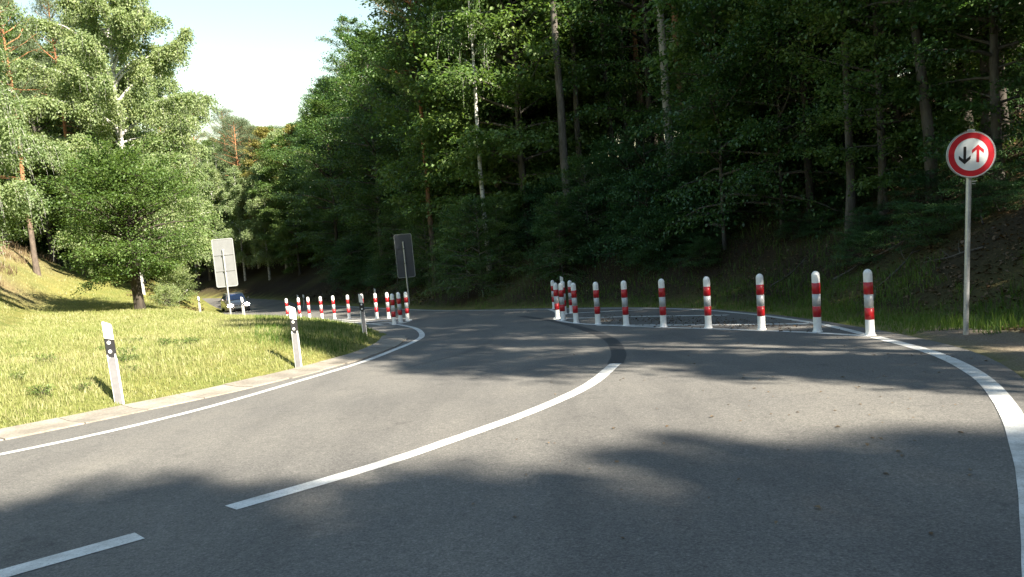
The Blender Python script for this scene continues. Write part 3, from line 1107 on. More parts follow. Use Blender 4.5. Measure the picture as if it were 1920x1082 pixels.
SHORT = {'beech': '%sleafy forest tree on the slope', 'spruce': '%sdark spruce on the forest slope', 'pine': '%sforest pine with bare stem', 'slim': '%sthin bare forest stem', 'bush': '%sdense green bush at the forest foot', 'sapling': '%syoung leafy tree at the forest edge', 'lightleaf': '%ssunlit yellow green forest tree', 'birchfar': '%spale birch', 'gold': '%sgolden tree'}
MARKS = [(-.36, 61, 'the oncoming car'), (-.26, 36, 'the meadow bollards'), (-.135, 40, 'the dark sign back'), (-.098, 42, 'the orange-barked pine'), (-.03, 36, 'the thin white birch'), (.045, 24, 'the bollard cluster'),
         (.085, 34, 'the dark grey tall trunk'), (.15, 17, 'the small bollards of the row'), (.217, 31, 'the pale grey tall trunk'), (.253, 37, 'the white flecked birch'), (.38, 13, 'the largest bollards'),
         (.50, 20, 'the leaning tree'), (.594, 10, 'the round sign')]


def where(base, x, y, z1, z0=0):
    a, b, n = min(MARKS, key=lambda m: abs(m[0] - x / y))
    side = 'beside'
    if y > b + 14:
        side = 'far behind'
    elif y > b + 3:
        side = 'behind'
    elif y < b - 3:
        side = 'before'
    return base % ('tall ' if z1 > 14 else 'low ' if z1 < 7 else '') + ' ' + side + ' ' + n


placed = []
SIGHT = [(6.75, 31.0, 2.7), (2.75, 34.0, 2.6), (-4.1, 42, 2.5), (-1.0, 36, 2.0), (10.25, 18.4, .8), (9.3, 37, .9)]    # stems that stand free of leaves in front


def hides_stem(x, y):
    for a, b, cr in SIGHT:
        n = math.hypot(a, b)
        t = (x * a + y * b) / n
        if 0 < t < n and abs(x * b - y * a) / n < cr:
            return True
    return False



def free(x, y, dmin):
    for a, b in heroes:
        if (a - x) ** 2 + (b - y) ** 2 < 1.6 ** 2:
            return False
    for a, b in placed:
        if (a - x) ** 2 + (b - y) ** 2 < dmin ** 2:
            return False
    return True


# forest on the slope
for x, y, r in scatter((-75, 42), (11, 132), 2.9, 5):
    if not in_view(x, y, 7) or x > .66 * y + 2.5:
        continue
    z, side, d = terrain(x, y)
    side, d = side[0], d[0]
    if side != 1 or d < (3.6 if y > 22 else 4.6) or d > (46 if y < 44 and x > 7 else 32 if y < 36 else 24 if y < 60 else 34) or not free(x, y, 1.3):
        continue
    if r.random() < (.45 if x / y > .3 else .12 if d < 10 else .45):
        continue
    gap = .03 < (x / y) < .19 and 26 < y < 52 and d < 22        # open stems seen here
    u = r.random()
    k = 'slim' if gap and u < .75 else 'beech' if u < .74 else 'spruce' if u < .90 else 'pine' if u < .97 else 'slim'
    if d < 5.5 and y > 20:
        k = 'sapling' if u < .5 else 'beech'
    if k in ('beech', 'spruce') and hides_stem(x, y):
        k = 'slim' if r.random() < .3 else 'bush'
    if y > 76 and x / y < -.265:
        k = ('birchfar', 'lightleaf', 'birchfar', 'pine')[int(u * 4)] if x / y < -.315 else ('gold', 'lightleaf', 'birchfar', 'pine')[int(u * 4)]
    if x / y > .22 and k == 'beech' and r.random() < .3:
        k = 'lightleaf'  # lighter leaves imitate sun flecks and vary the greens
    if -.06 < x / y < .09 and y > 38 and u < .6:
        k = 'lightleaf'  # paler leaf colour stands in for sun on these crowns
    kd = r.choice(K[k])
    sc = r.uniform(.85, 1.25)
    cr = 3.2
    s2 = fit_scale(x, y, kd.H, sc, cr)
    if s2 < .28:
        continue
    if s2 < .55 and k in ('pine', 'slim'):
        k = 'beech'
        kd = r.choice(K[k])
        s2 = fit_scale(x, y, kd.H, sc, cr)
    placed.append((x, y))
    if k in FAR and y > 76:
        kd.put(x, y, r.uniform(0, 6.28), (min(sc, s2 * 1.5), min(sc, s2 * 1.5), s2), FAR[k][0], 'tree', FAR[k][1])
        continue
    kd.put(x, y, r.uniform(0, 6.28), (min(sc, s2 * 1.5), min(sc, s2 * 1.5), s2), where(SHORT[k], x, y, kd.H * s2), 'bush' if k == 'bush' else 'tree', LBL[k][1])

# leafy trees overhanging the bank by the sign
for i, (x, y, sc) in enumerate([(11.0, 17.2, .72), (12.7, 19.6, .8), (9.7, 19.9, .7), (11.2, 22, .85), (8.9, 22.6, .75), (13.8, 22.4, .9), (9.9, 25, .85), (9.3, 26.6, .7), (12.4, 25.5, .9), (10.7, 29, .8), (14.8, 24.6, .95), (13.2, 16.6, .85), (12.2, 15.2, .62)]):
    kd = K['beech'][(0, 3, 1)[i % 3]] if i % 4 != 2 else K['lightleaf'][i % 2]
    kd.put(x, y, i * 1.9, sc, where('%sspreading leafy tree on the bare bank', x, y, kd.H * sc), 'tree', 'leafy trees overhanging the bank')

for i, (x, y, sc) in enumerate([(1.0, 37.0, 1.3), (-.3, 40.5, 1.5), (-2.9, 44, 1.5), (1.3, 44, 1.5)]):  # light-leaved model, its colour brightens the canopy like sunlight
    K['lightleaf'][i % 2].put(x, y, i * 2.3, sc, where('%ssunlit yellow green tree at the forest edge', x, y, 20), 'tree', 'sunlit trees inside the forest')
# brush that hides the road behind the car
brush = Kind('leafy_bush', broadleaf(57, 2.0, 1.5, .06, 36, 6, 22, .12, .025, stems=5, prof='dome', flat=.6, lift=(.3, 1.1)), 'bark_grey', 'leaf_birch', 2.0, 'stem', 'foliage')
for i in range(26):
    r = random.Random(300 + i)
    t = r.uniform(0, 1)
    x, y = -19.5 - 12.5 * t + r.uniform(-1.6, .6), 47.5 + 27 * t + r.uniform(-1, 1.5)
    z, side, d = terrain(x, y)
    if side[0] != -1 or d[0] < 2.2 or y > 67 or x / y > -.40:
        continue
    brush.put(x, y, r.uniform(0, 6), r.uniform(.45, .9), 'bush in the brush along the left road edge behind the meadow tree', 'bush', 'brush between the meadow tree and the car')
weed = Kind('weed', broadleaf(55, .22, .26, .05, 16, 3, 7, .085, .004, stems=2, prof='dome', flat=1.0, lift=(.2, .9)), 'bark_dark', 'leaf_weed', .22, 'stem', 'foliage')
for i in range(26):
    r = random.Random(500 + i)
    y = r.uniform(8.8, 15)
    x = y * r.uniform(-.66, -.42)
    z, side, d = terrain(x, y)
    if side[0] != -1 or d[0] < .4:
        continue
    weed.put(x, y, r.uniform(0, 6), r.uniform(.22, .42), 'low dark weed growing in the short meadow grass', 'weed', 'weeds in the meadow grass')

for i, (x, y, sc) in enumerate([(-1.25, 32.9, .62), (-.45, 33.3, .55), (-1.95, 33.9, .66), (2.0, 29.6, .5), (3.2, 30.4, .6)]):
    K['sapling'][i % 2].put(x, y, i * 1.7, sc, where('%syoung tree with layered branches at the bank foot', x, y, 9), 'tree', 'young trees along the forest edge')

# bushes and young growth along the foot of the slope
for x, y, r in scatter((-30, 16), (17, 66), 1.9, 8):
    if not in_view(x, y, 1):
        continue
    z, side, d = terrain(x, y)
    side, d = side[0], d[0]
    if side != 1 or d < 2.5 or d > 9 or (x / y > .30 and r.random() < .8) or (x / y > .24 and d < 3.6):
        continue
    if r.random() < .25 + .05 * max(0, d - 5):
        continue
    k = 'bush' if r.random() < .75 else 'sapling'
    kd = r.choice(K[k])
    sc = r.uniform(.6, 1.15) * (.62 if d < 3.2 else .9)
    kd.put(x, y, r.uniform(0, 6.28), sc, where(SHORT[k], x, y, kd.H * sc), 'bush' if k == 'bush' else 'tree', LBL[k][1])

for x, y, r in scatter((5, 26), (11, 34), 1.25, 14):
    if not in_view(x, y, 1):
        continue
    z, side, d = terrain(x, y)
    side, d = side[0], d[0]
    if side != 1 or d < 2.6 or d > 13 or r.random() < .45 or x / y < .22:
        continue
    kd = r.choice(K['bush'])
    sc = r.uniform(.16, .42) * (1 if d < 5 else 1.5)
    kd.put(x, y, r.uniform(0, 6.28), (sc, sc, sc * r.uniform(.6, 1.1)), where('%sleafy plant on the shaded bank', x, y, 9), 'plant', 'low plants on the shaded bank')

# sunlit trees above the meadow and along the far bend
for x, y, r in scatter((-95, -12), (34, 128), 3.4, 9):
    if not in_view(x, y, 6):
        continue
    z, side, d = terrain(x, y)
    side, d = side[0], d[0]
    if side != -1 or d < (17 if (y < 64 and x / y < -.50) else 12.5 if y < 56 else 4.5) or d > 46 or not free(x, y, 1.7):
        continue
    if x > -24 and y < 50:
        continue
    u = r.random()
    k = 'birchfar' if u < .42 else 'lightleaf' if u < .72 else 'pine'
    if -.32 < x / y < -.25 and y > 85 and u < .4:
        k = 'gold'
    kd = r.choice(K[k])
    sc = r.uniform(.8, 1.2)
    s2 = fit_scale(x, y, kd.H, sc, 3.)
    if s2 < .3:
        continue
    placed.append((x, y))
    lab = {'birchfar': ('sunlit pale green birch on the hillside above the meadow', 'sunlit birches of the meadow hillside'),
           'lightleaf': ('sunlit leafy tree on the hillside above the meadow', 'sunlit leafy trees of the meadow hillside'),
           'pine': ('sunlit pine with orange bark on the hillside above the meadow', 'sunlit pines of the meadow hillside'),
           'gold': ('golden yellow tree on the far hillside beyond the road bend', 'golden trees beyond the bend')}[k]
    kd.put(x, y, r.uniform(0, 6.28), (min(sc, s2 * 1.5),) * 2 + (s2,), lab[0], 'tree', lab[1])

# dense trees deep in the wood behind the open stems
for i, (x, y) in enumerate([(8.6, 48), (12, 46.5), (15, 45.5), (10.2, 53), (13.8, 51.5), (17.5, 49), (5.6, 51), (2.4, 53), (12, 58), (7.5, 57), (18.5, 54), (21, 48), (16, 60)]):
    K['beech'][(0, 3)[i % 2]].put(x, y, i * 1.1, 1.15 + .1 * (i % 3), where('%sdense leafy tree deep in the wood', x, y, 20), 'tree', 'dense trees deep in the wood')

# the wood goes on beside and behind the photographer: its trees throw the shade on the road
horiz = Vector((to_sun.x, to_sun.y)).normalized()
tanE = math.tan(SUN_EL)


def shade_tree(tx, ty, dist, kind, seed, rad_off=0.):
    """stand a tree so that the tip of its shadow falls at tx, ty"""
    x, y = tx + horiz.x * dist, ty + horiz.y * dist
    need = float(plane_z(ty)) + dist * tanE - gz(x, y)
    kd = K[kind][seed % len(K[kind])]
    s = need / kd.H
    kd.put(x, y, seed * 1.7, (min(1.2, s * 1.2),) * 2 + (s,), LBL[kind][0], 'tree', LBL[kind][1])


for i, (tx, ty, ds, kd) in enumerate([(-8.6, 3.7, 19, 'beech'), (-6.6, 4.1, 21, 'beech'), (-4.6, 4.45, 19, 'beech'), (-2.7, 4.75, 21, 'beech'), (-1.0, 5.1, 24, 'birchfar'), (.6, 5.5, 27, 'birchfar'),
                                      (2.4, 4.9, 25, 'pine'), (-3.4, 3.2, 17, 'beech'), (-1.0, 3.4, 18, 'beech'), (-5.6, 3.4, 17, 'beech'), (-2.4, 4.0, 25, 'beech'), (-5, 4.0, 25, 'beech'),
                                      (1.2, 3.5, 20, 'birchfar'), (3.6, 3.7, 22, 'pine')]):
    shade_tree(tx, ty, ds, kd, i)
for i, (x, y, k, s) in enumerate([(13.4, -.1, 'birchfar', 1.2), (11.2, 3.8, 'slim', .72), (12.6, 5.6, 'slim', .68), (14.0, 7.6, 'birchfar', 1.0), (17.2, 2.6, 'birchfar', 1.2)]):
    K[k][i % len(K[k])].put(x, y, i * 2.1, s, LBL[k][0], 'tree', LBL[k][1])


# ------------------------------------------------------------------ bollards
def make_bollard():
    root = empty('bollard')
    r = .062
    prof = [(0, -.05), (.068, -.05), (.068, .012), (.066, .022), (r + .001, .05), (r, .06), (r, .86)]
    prof += [(r * math.cos(a), .895 + r * math.sin(a) * 1.15) for a in np.linspace(0, PI / 2, 8)]
    prof[-1] = (0, prof[-1][1])
    link('post', bm_mesh('bollard_post', lathe(prof, 24), M['bollard_white'], True), root)

    def band(name, z0, z1, mat, off):
        q = r + off
        link(name, bm_mesh('bollard_' + name, lathe([(r - .004, z0), (q, z0 + .001), (q, z1 - .001), (r - .004, z1)], 24), mat, True), root)
    band('red_band', .235, .408, M['red_film'], .0022)
    band('silver_band', .410, .600, M['silver_film'], .0018)
    band('red_band', .602, .780, M['red_film'], .0022)
    bm = lathe([(.030, -.01), (.078, -.01), (.080, .006), (.074, .014), (.068, .016)], 20)
    link('foot', bm_mesh('bollard_foot', bm, M['bollard_white'], True), root)
    return root


bproto = make_bollard()
used = [0]


def bollard(x, y, label, group, tilt=0., z=None):
    zz = float(plane_z(y)) + .006 if z is None else z
    o = bproto if not used[0] else copy_tree(bproto)
    used[0] += 1
    o.location = (x, y, zz)
    o.rotation_euler = (rnd.uniform(-.008, .008), tilt + rnd.uniform(-.008, .008), rnd.uniform(0, 6.28))
    tag(o, label, 'bollard', group)


NTH = ['', 'first', 'second', 'third', 'fourth', 'fifth', 'sixth', 'seventh', 'eighth', 'ninth', 'tenth']
ga = 'red and white bollards of the island by the round sign'
for i, (x, y) in enumerate([(5.13, 11.0), (4.8, 12.09), (4.25, 13.14), (3.61, 14.23), (2.97, 15.24), (2.37, 16.23), (1.89, 17.3), (1.48, 18.36)]):
    lab = ('largest red and white bollard, on the pointed island tip nearest the round sign' if i == 0 else
           'red and white bollard, %s in the row counted from the round sign' % NTH[i + 1])
    bollard(x, y, lab, ga, -.008)
bollard(1.25, 19.56, 'foremost bollard of the cluster on the rounded island end, at the white line', ga)
bollard(1.16, 20.45, 'bollard almost hidden directly behind the foremost one of the cluster', ga)
bollard(1.47, 22.12, 'middle bollard of the cluster, overlapped by two others on the rounded island end', ga)
bollard(1.69, 22.35, 'hindmost bollard of the cluster, beside the row toward the round sign', ga)
bollard(1.37, 25.69, 'lone bollard on the far road edge just past the cluster', ga)
gb = 'red and white bollards of the island by the meadow'
for i, (x, y) in enumerate([(-4.63, 28.24), (-5.2, 28.99), (-5.84, 29.66), (-6.56, 30.44), (-7.39, 31.53), (-8.17, 32.56), (-8.98, 33.61), (-9.62, 34.4), (-10.4, 35.2)]):
    lab = ('farthest red and white bollard, sunk behind the meadow crest near the car' if i == 8 else
           'red and white bollard next to the tight group on the meadow island' if i == 0 else
           'red and white bollard, %s in the meadow island row counted from the tight group' % NTH[i + 1])
    bollard(x, y, lab, gb)
for x, y, lab in [(-3.74, 23.75, 'nearest bollard of the tight group of four, at the road line of the meadow island'),
                  (-3.68, 24.76, 'second bollard of the tight group, half covered by the nearest'),
                  (-3.88, 26.0, 'third bollard of the tight group, its foot behind the second'),
                  (-3.58, 25.65, 'bollard of the tight group standing outermost toward the open road')]:
    bollard(x, y, lab, gb)


# ------------------------------------------------------------------ roadside delineator posts
def make_delineator():
    root = empty('delineator_post')
    hw, dp = .06, .052
    sec = lambda w, d: [(-w, -.012), (-w + .012, -.028), (w - .012, -.028), (w, -.012), (w * .55, d), (-w * .55, d)]
    # stem with a channel in the face
    bm = prism([(-hw, -.008), (-hw + .006, -.028), (-hw + .020, -.030), (-hw + .026, -.016), (hw - .026, -.016), (hw - .020, -.030), (hw - .006, -.028), (hw, -.008), (hw * .55, dp), (-hw * .55, dp)], -.25, .60)
    link('stem', bm_mesh('delineator_stem', bm, M['white_plastic']), root)
    bm = box_bm(-hw + .014, hw - .016, -.0335, -.012, -.2, .56, .003)
    link('face_strip', bm_mesh('delineator_face', bm, M['grey_plastic']), root)

    def sloped(z0l, z0r, z1l, z1r, w, d, bev):
        bm = bmesh.new()
        p = sec(w, d)
        f = lambda x, l, r: l + (r - l) * (x + w) / (2 * w)
        lo = [bm.verts.new((x, y, f(x, z0l, z0r))) for x, y in p]
        hi = [bm.verts.new((x, y, f(x, z1l, z1r) - (.012 if y > 0 else 0))) for x, y in p]
        bm.faces.new(lo[::-1])
        bm.faces.new(hi)
        for i in range(len(p)):
            j = (i + 1) % len(p)
            bm.faces.new((lo[i], lo[j], hi[j], hi[i]))
        bmesh.ops.bevel(bm, geom=bm.edges[:], offset=bev, segments=2, affect='EDGES')
        return bm
    link('black_band', bm_mesh('delineator_band', sloped(.585, .545, .806, .772, hw + .003, dp + .002, .003), M['black_plastic']), root)
    link('cap', bm_mesh('delineator_cap', sloped(.800, .766, 1.02, .965, hw, dp, .010), M['white_plastic'], False), root)
    for z in (.635, .745):
        bm = lathe([(0, .006), (.020, .005), (.0235, 0), (.0235, -.006)], 20)
        for v in bm.verts:
            x, y, zz = v.co
            v.co = (x - .006, -.031 - zz * .9, z + y)
        link('reflector', bm_mesh('delineator_reflector', bm, M['reflector'], True), root)
    return root


dproto = make_delineator()
dused = [0]


def delineator(x, y, rz, label, tilt=(0, 0), sc=1., z=None):
    o = dproto if not dused[0] else copy_tree(dproto)
    dused[0] += 1
    o.location = (x, y, gz(x, y) + .01 if z is None else z)
    o.rotation_euler = (tilt[0], tilt[1], rz)
    o.scale = (sc * .92, sc, sc)
    tag(o, label, 'delineator', 'white roadside delineator posts')


delineator(-5.08, 9.62, .22, 'nearest white delineator post with two round reflectors on the sunlit grass', (0, -.035), 1.03)
delineator(-3.62, 12.58, .05, 'white delineator post at the grass corner in front of the bollard row', (0, -.012), 1.03)
delineator(-3.52, 17.85, .35, 'shaded delineator post with grey cap at the end of the grass bank', (0, -.02), .95)
delineator(-12.75, 36.2, .35, 'white delineator post standing in front of the silver car', (0, -.02), 1.0)
delineator(-18.6, 45.5, .3, 'tiny distant delineator post between the meadow tree and the car')
delineator(-8.34, 46.6, .3, 'distant delineator post beyond the road behind a meadow island bollard')
delineator(-14.6, 53.6, .3, 'distant delineator post on the far road edge, nearer of the small pair')
delineator(-15.85, 56.6, .3, 'distant delineator post on the far road edge, farther of the small pair')
delineator(1.74, 26.6, .1, 'delineator post peeping out above the clustered bollards', (0, 0), 1.06)


# ------------------------------------------------------------------ signs
def tube_mesh(name, pts, r, mat, k=14):
    mb = MB()
    mb.tube(np.array(pts, float), r, k)
    return mb.mesh(name, mat, True)


def round_sign():
    x, y = 6.11, 10.28
    root = empty('road_sign', (x, y, gz(x, y)), (0, R(2.4), R(-7)))
    tag(root, 'round red-bordered sign with black and red arrows on a tall grey pole', 'road sign')
    link('pole', tube_mesh('sign_pole', [(0, .045, -.3), (0, .045, 1.2), (0, .045, 2.70)], .034, M['zinc']), root)
    link('pole_cap', bm_mesh('pole_cap', lathe([(.036, 2.69), (.036, 2.715), (0, 2.722)], 14), M['black_plastic'], True), root).location = (0, .045, 0)
    rr, cz = .30, 2.42

    def disc(r0, r1, y0, y1, k=64):
        bm = bmesh.new()
        a = [i * 2 * PI / k for i in range(k)]
        f = [bm.verts.new((r1 * math.cos(t), y0, cz + r1 * math.sin(t))) for t in a]
        g = [bm.verts.new((r1 * math.cos(t), y1, cz + r1 * math.sin(t))) for t in a]
        for i in range(k):
            bm.faces.new((f[i], f[(i + 1) % k], g[(i + 1) % k], g[i]))
        if r0 > 0:
            h = [bm.verts.new((r0 * math.cos(t), y0, cz + r0 * math.sin(t))) for t in a]
            h2 = [bm.verts.new((r0 * math.cos(t), y1, cz + r0 * math.sin(t))) for t in a]
            for i in range(k):
                j = (i + 1) % k
                bm.faces.new((h[i], h[j], f[j], f[i]))
                bm.faces.new((h2[i], h2[j], h[j], h[i]))
                bm.faces.new((g[i], g[j], h2[j], h2[i]))
        else:
            bm.faces.new(f)
            bm.faces.new(g)
        return bm
    link('face_plate', bm_mesh('face_plate', disc(0, rr, -.012, .010), M['sign_white']), root)
    link('rim', bm_mesh('sign_rim', disc(rr - .004, rr + .006, -.016, .016), M['zinc']), root)
    link('red_ring', bm_mesh('red_ring', disc(.213, .288, -.0142, -.0122), M['sign_red']), root)

    def arrow(name, x0, up, mat):
        s = -1 if up else 1
        p = [(-.017, .105), (.017, .105), (.017, -.062), (.074, -.012), (.074, -.058), (0, -.125), (-.074, -.058), (-.074, -.012), (-.017, -.062)]
        bm = bmesh.new()
        lo = [bm.verts.new((x0 + a, -.0146, cz + s * b)) for a, b in p]
        hi = [bm.verts.new((x0 + a, -.0122, cz + s * b)) for a, b in p]
        bm.faces.new(lo)
        bm.faces.new(hi)
        for i in range(len(p)):
            j = (i + 1) % len(p)
            bm.faces.new((lo[i], lo[j], hi[j], hi[i]))
        link(name, bm_mesh(name, bm, mat), root)
    arrow('down_arrow', -.082, False, M['sign_black'])
    arrow('up_arrow', .082, True, M['sign_red'])
    for z in (2.14, 2.70):
        bm = box_bm(-.05, .05, .008, .030, z - .018, z + .018, .004)
        box_bm(-.05, -.038, .028, .09, z - .012, z + .012, .003, bm)
        box_bm(.038, .05, .028, .09, z - .012, z + .012, .003, bm)
        link('clamp', bm_mesh('sign_clamp', bm, M['zinc']), root)
    bm = box_bm(-.045, .045, -.004, .012, cz + rr + .003, cz + rr + .030, .004)
    link('top_bracket', bm_mesh('sign_bracket', bm, M['zinc']), root)
    bm = box_bm(.03, .085, .02, .03, 2.06, 2.075, .002)
    box_bm(.03, .075, .02, .03, 2.03, 2.042, .002, bm)
    link('strap', bm_mesh('sign_strap', bm, M['zinc']), root)


def board_sign(x, y, rz, w, h, z0, zp, mat, label, tilt):
    root = empty('road_sign', (x, y, gz(x, y)), (tilt[0], tilt[1], rz))
    tag(root, label, 'road sign', 'large portrait road signs seen from behind')
    link('pole', tube_mesh('board_pole', [(0, -.065, -.4), (0, -.065, z0), (0, -.065, zp)], .042, M['zinc']), root)
    link('pole_cap', bm_mesh('board_pole_cap', lathe([(.044, zp - .005), (.044, zp + .02), (0, zp + .03)], 14), M['zinc'], True), root).location = (0, -.065, 0)
    ph = h / 3
    for i in range(3):
        bm = box_bm(-w / 2 + .012, w / 2 - .012, -.010, .012, z0 + i * ph + .008, z0 + (i + 1) * ph - .008, .003)
        link('panel', bm_mesh('sign_panel', bm, mat), root)
    # rounded frame
    bm = bmesh.new()
    k = 6
    def rr(ww, hh, r, yy):
        out = []
        for cx, cz, a0 in ((ww / 2 - r, hh / 2 - r, 0), (-ww / 2 + r, hh / 2 - r, PI / 2), (-ww / 2 + r, -hh / 2 + r, PI), (ww / 2 - r, -hh / 2 + r, 1.5 * PI)):
            for i in range(k + 1):
                a = a0 + i * PI / 2 / k
                out.append(bm.verts.new((cx + r * math.cos(a), yy, z0 + h / 2 + cz + r * math.sin(a))))
        return out
    o0, o1 = rr(w + .02, h + .02, .09, -.024), rr(w + .02, h + .02, .09, .018)
    i0, i1 = rr(w - .05, h - .05, .07, -.024), rr(w - .05, h - .05, .07, .018)
    n = len(o0)
    for i in range(n):
        j = (i + 1) % n
        for a, b in ((o0, o1), (o1, i1), (i1, i0), (i0, o0)):
            bm.faces.new((a[i], a[j], b[j], b[i]))
    link('frame', bm_mesh('sign_frame', bm, M['zinc'] if mat == M['alu'] else M['alu_frame']), root)
    for i in (1, 2):
        bm = box_bm(-w / 2 + .03, w / 2 - .03, -.034, -.0105, z0 + i * ph - .022, z0 + i * ph + .022, .004)
        box_bm(-.07, .07, -.115, -.036, z0 + i * ph - .016, z0 + i * ph + .016, .004, bm)
        link('cross_rail', bm_mesh('sign_rail', bm, mat), root)
    for z in (z0 + .02, z0 + h - .02):
        pass


round_sign()
board_sign(-13.28, 36.0, .12, .95, 2.24, 1.42, 3.15, M['alu'], 'large pale grey sign back on a pole by the meadow, before the silver car', (0, R(-.6)))
board_sign(-5.4, 40.0, -.05, .92, 2.26, 1.45, 3.3, M['alu_shaded'], 'large dark sign back on a thin pole in the shade before the forest', (0, R(-.8)))


# ------------------------------------------------------------------ the oncoming car
def build_car(x, y, heading):
    root = empty('car', (x, y, float(plane_z(y)) + .004), (R(-3.5) * 0, 0, heading))
    tag(root, 'oncoming silver beige car with both headlights on, coming round the far bend', 'car')
    W, Ln = .875, 4.35          # front is -y
    # lower body: sections along the length (y, half width, z low, z shoulder, z top)
    sec = [(-2.16, .58, .30, .50, .56), (-2.10, .74, .22, .56, .64), (-1.95, .82, .18, .66, .76), (-1.55, W, .17, .76, .88), (-.95, W, .17, .84, .97), (-.2, W, .17, .90, .99), (1.0, W, .17, .92, 1.0), (1.7, W, .19, .92, 1.0), (2.05, .83, .25, .90, .98), (2.19, .74, .32, .80, .90)]
    bm = bmesh.new()
    rings = []
    for yy, hw, z0, zs, zt in sec:
        p = [(-hw * .90, z0), (-hw, z0 + .12), (-hw, zs), (-hw * .93, zt - .03), (-hw * .6, zt), (0, zt + .015), (hw * .6, zt), (hw * .93, zt - .03), (hw, zs), (hw, z0 + .12), (hw * .90, z0)]
        rings.append([bm.verts.new((a, yy, b)) for a, b in p])
    for a, b in zip(rings[:-1], rings[1:]):
        for i in range(len(a)):
            j = (i + 1) % len(a)
            bm.faces.new((a[i], a[j], b[j], b[i]))
    bm.faces.new(rings[0])
    bm.faces.new(rings[-1][::-1])
    o = link('body', bm_mesh('car_body', bm, M['car_paint'], True), root)
    # cabin
    bm = bmesh.new()
    secs = [(-1.02, .72, .97), (-.25, .60, 1.42), (.15, .60, 1.475), (1.1, .60, 1.46), (1.75, .57, 1.36), (2.08, .68, .97)]
    rg = []
    for yy, hw, zt in secs:
        rg.append([bm.verts.new(c) for c in ((-.80 if zt > 1 else -hw, yy, .96), (-hw - .02, yy, zt - .03), (-hw * .85, yy, zt), (hw * .85, yy, zt), (hw + .02, yy, zt - .03), (.80 if zt > 1 else hw, yy, .96))])
    for a, b in zip(rg[:-1], rg[1:]):
        for i in range(5):
            bm.faces.new((a[i], a[i + 1], b[i + 1], b[i]))
    bm.faces.new(rg[0])
    bm.faces.new(rg[-1][::-1])
    link('cabin', bm_mesh('car_cabin', bm, M['car_paint'], False), root)

    def plate(name, pts, mat, thick=.012):
        bm = bmesh.new()
        a = [bm.verts.new(p) for p in pts]
        f = bm.faces.new(a)
        f.normal_update()
        r = bmesh.ops.extrude_face_region(bm, geom=[f])
        n = f.normal.copy()
        for v in [g for g in r['geom'] if isinstance(g, bmesh.types.BMVert)]:
            v.co += n * thick
        return link(name, bm_mesh(name, bm, mat), root)
    plate('windscreen', [(-.66, -1.0, 1.0), (.66, -1.0, 1.0), (.56, -.29, 1.40), (-.56, -.29, 1.40)], M['car_glass'])
    plate('rear_window', [(.6, 2.05, 1.03), (-.6, 2.05, 1.03), (-.5, 1.80, 1.32), (.5, 1.80, 1.32)], M['car_glass'])
    for s in (-1, 1):
        for y0, y1, y2, y3 in ((-.62, .30, .30, -.18), (.38, 1.55, 1.35, .38)):
            pts = [(s * .806, y0, 1.0), (s * .806, y1, 1.0), (s * .640, y2, 1.385), (s * .640, y3, 1.385)]
            plate('side_window', pts if s > 0 else pts[::-1], M['car_glass'], .008)
        bm = bmesh.new()
        bmesh.ops.create_uvsphere(bm, u_segments=12, v_segments=8, radius=1)
        for v in bm.verts:
            v.co = (s * .96 + v.co.x * .10, -.62 + v.co.y * .06, 1.03 + v.co.z * .075)
        link('mirror', bm_mesh('car_mirror', bm, M['car_paint'], True), root)
        # headlight
        bm = bmesh.new()
        bmesh.ops.create_uvsphere(bm, u_segments=16, v_segments=10, radius=1)
        for v in bm.verts:
            v.co = (s * .61 + v.co.x * .20, -2.04 + v.co.y * .12, .635 + v.co.z * .14)
        link('headlight', bm_mesh('car_headlight', bm, M['lamp'], True), root)
        for yy in (-1.32, 1.28):
            bm = lathe([(.10, -.11), (.28, -.11), (.315, -.08), (.315, .08), (.28, .11), (.10, .11)], 24)
            for v in bm.verts:
                v.co = (s * .77 + v.co.z, yy + v.co.x, .315 + v.co.y)
            w = link('wheel', bm_mesh('car_tyre', bm, M['tyre'], True), root)
            bm = lathe([(0, .114), (.18, .118), (.21, .112), (.21, .07)], 20)
            for v in bm.verts:
                v.co = (s * .77 + s * v.co.z, yy + v.co.x, .315 + v.co.y)
            link('rim', bm_mesh('car_rim', bm, M['chrome'], True), w)
        bm = lathe([(0, .02), (.05, .015), (.06, 0)], 14)
        for v in bm.verts:
            v.co = (s * .60 + v.co.x, -2.125 - v.co.z * 1.0, .36 + v.co.y)
        link('fog_light', bm_mesh('car_fog_light', bm, M['chrome'], True), root)
    bm = box_bm(-.36, .36, -2.165, -2.10, .56, .665, .012)
    link('grille', bm_mesh('car_grille', bm, M['black_plastic']), root)
    for z in (.585, .635):
        link('grille_bar', bm_mesh('car_grille_bar', box_bm(-.35, .35, -2.178, -2.160, z - .008, z + .008, .003), M['chrome']), root)
    bm = lathe([(0, .012), (.045, .010), (.055, 0)], 16)
    for v in bm.verts:
        v.co = (v.co.x, -2.178 - v.co.z, .615 + v.co.y)
    link('emblem', bm_mesh('car_emblem', bm, M['chrome'], True), root)
    link('bumper', bm_mesh('car_bumper', box_bm(-.79, .79, -2.215, -2.02, .40, .54, .04), M['car_paint']), root)
    link('air_intake', bm_mesh('car_air_intake', box_bm(-.42, .42, -2.19, -2.06, .25, .375, .02), M['black_plastic']), root)
    link('number_plate', bm_mesh('car_number_plate', box_bm(-.26, .26, -2.232, -2.214, .415, .525, .004), M['plate']), root)


build_car(-22.1, 61.0, R(27))


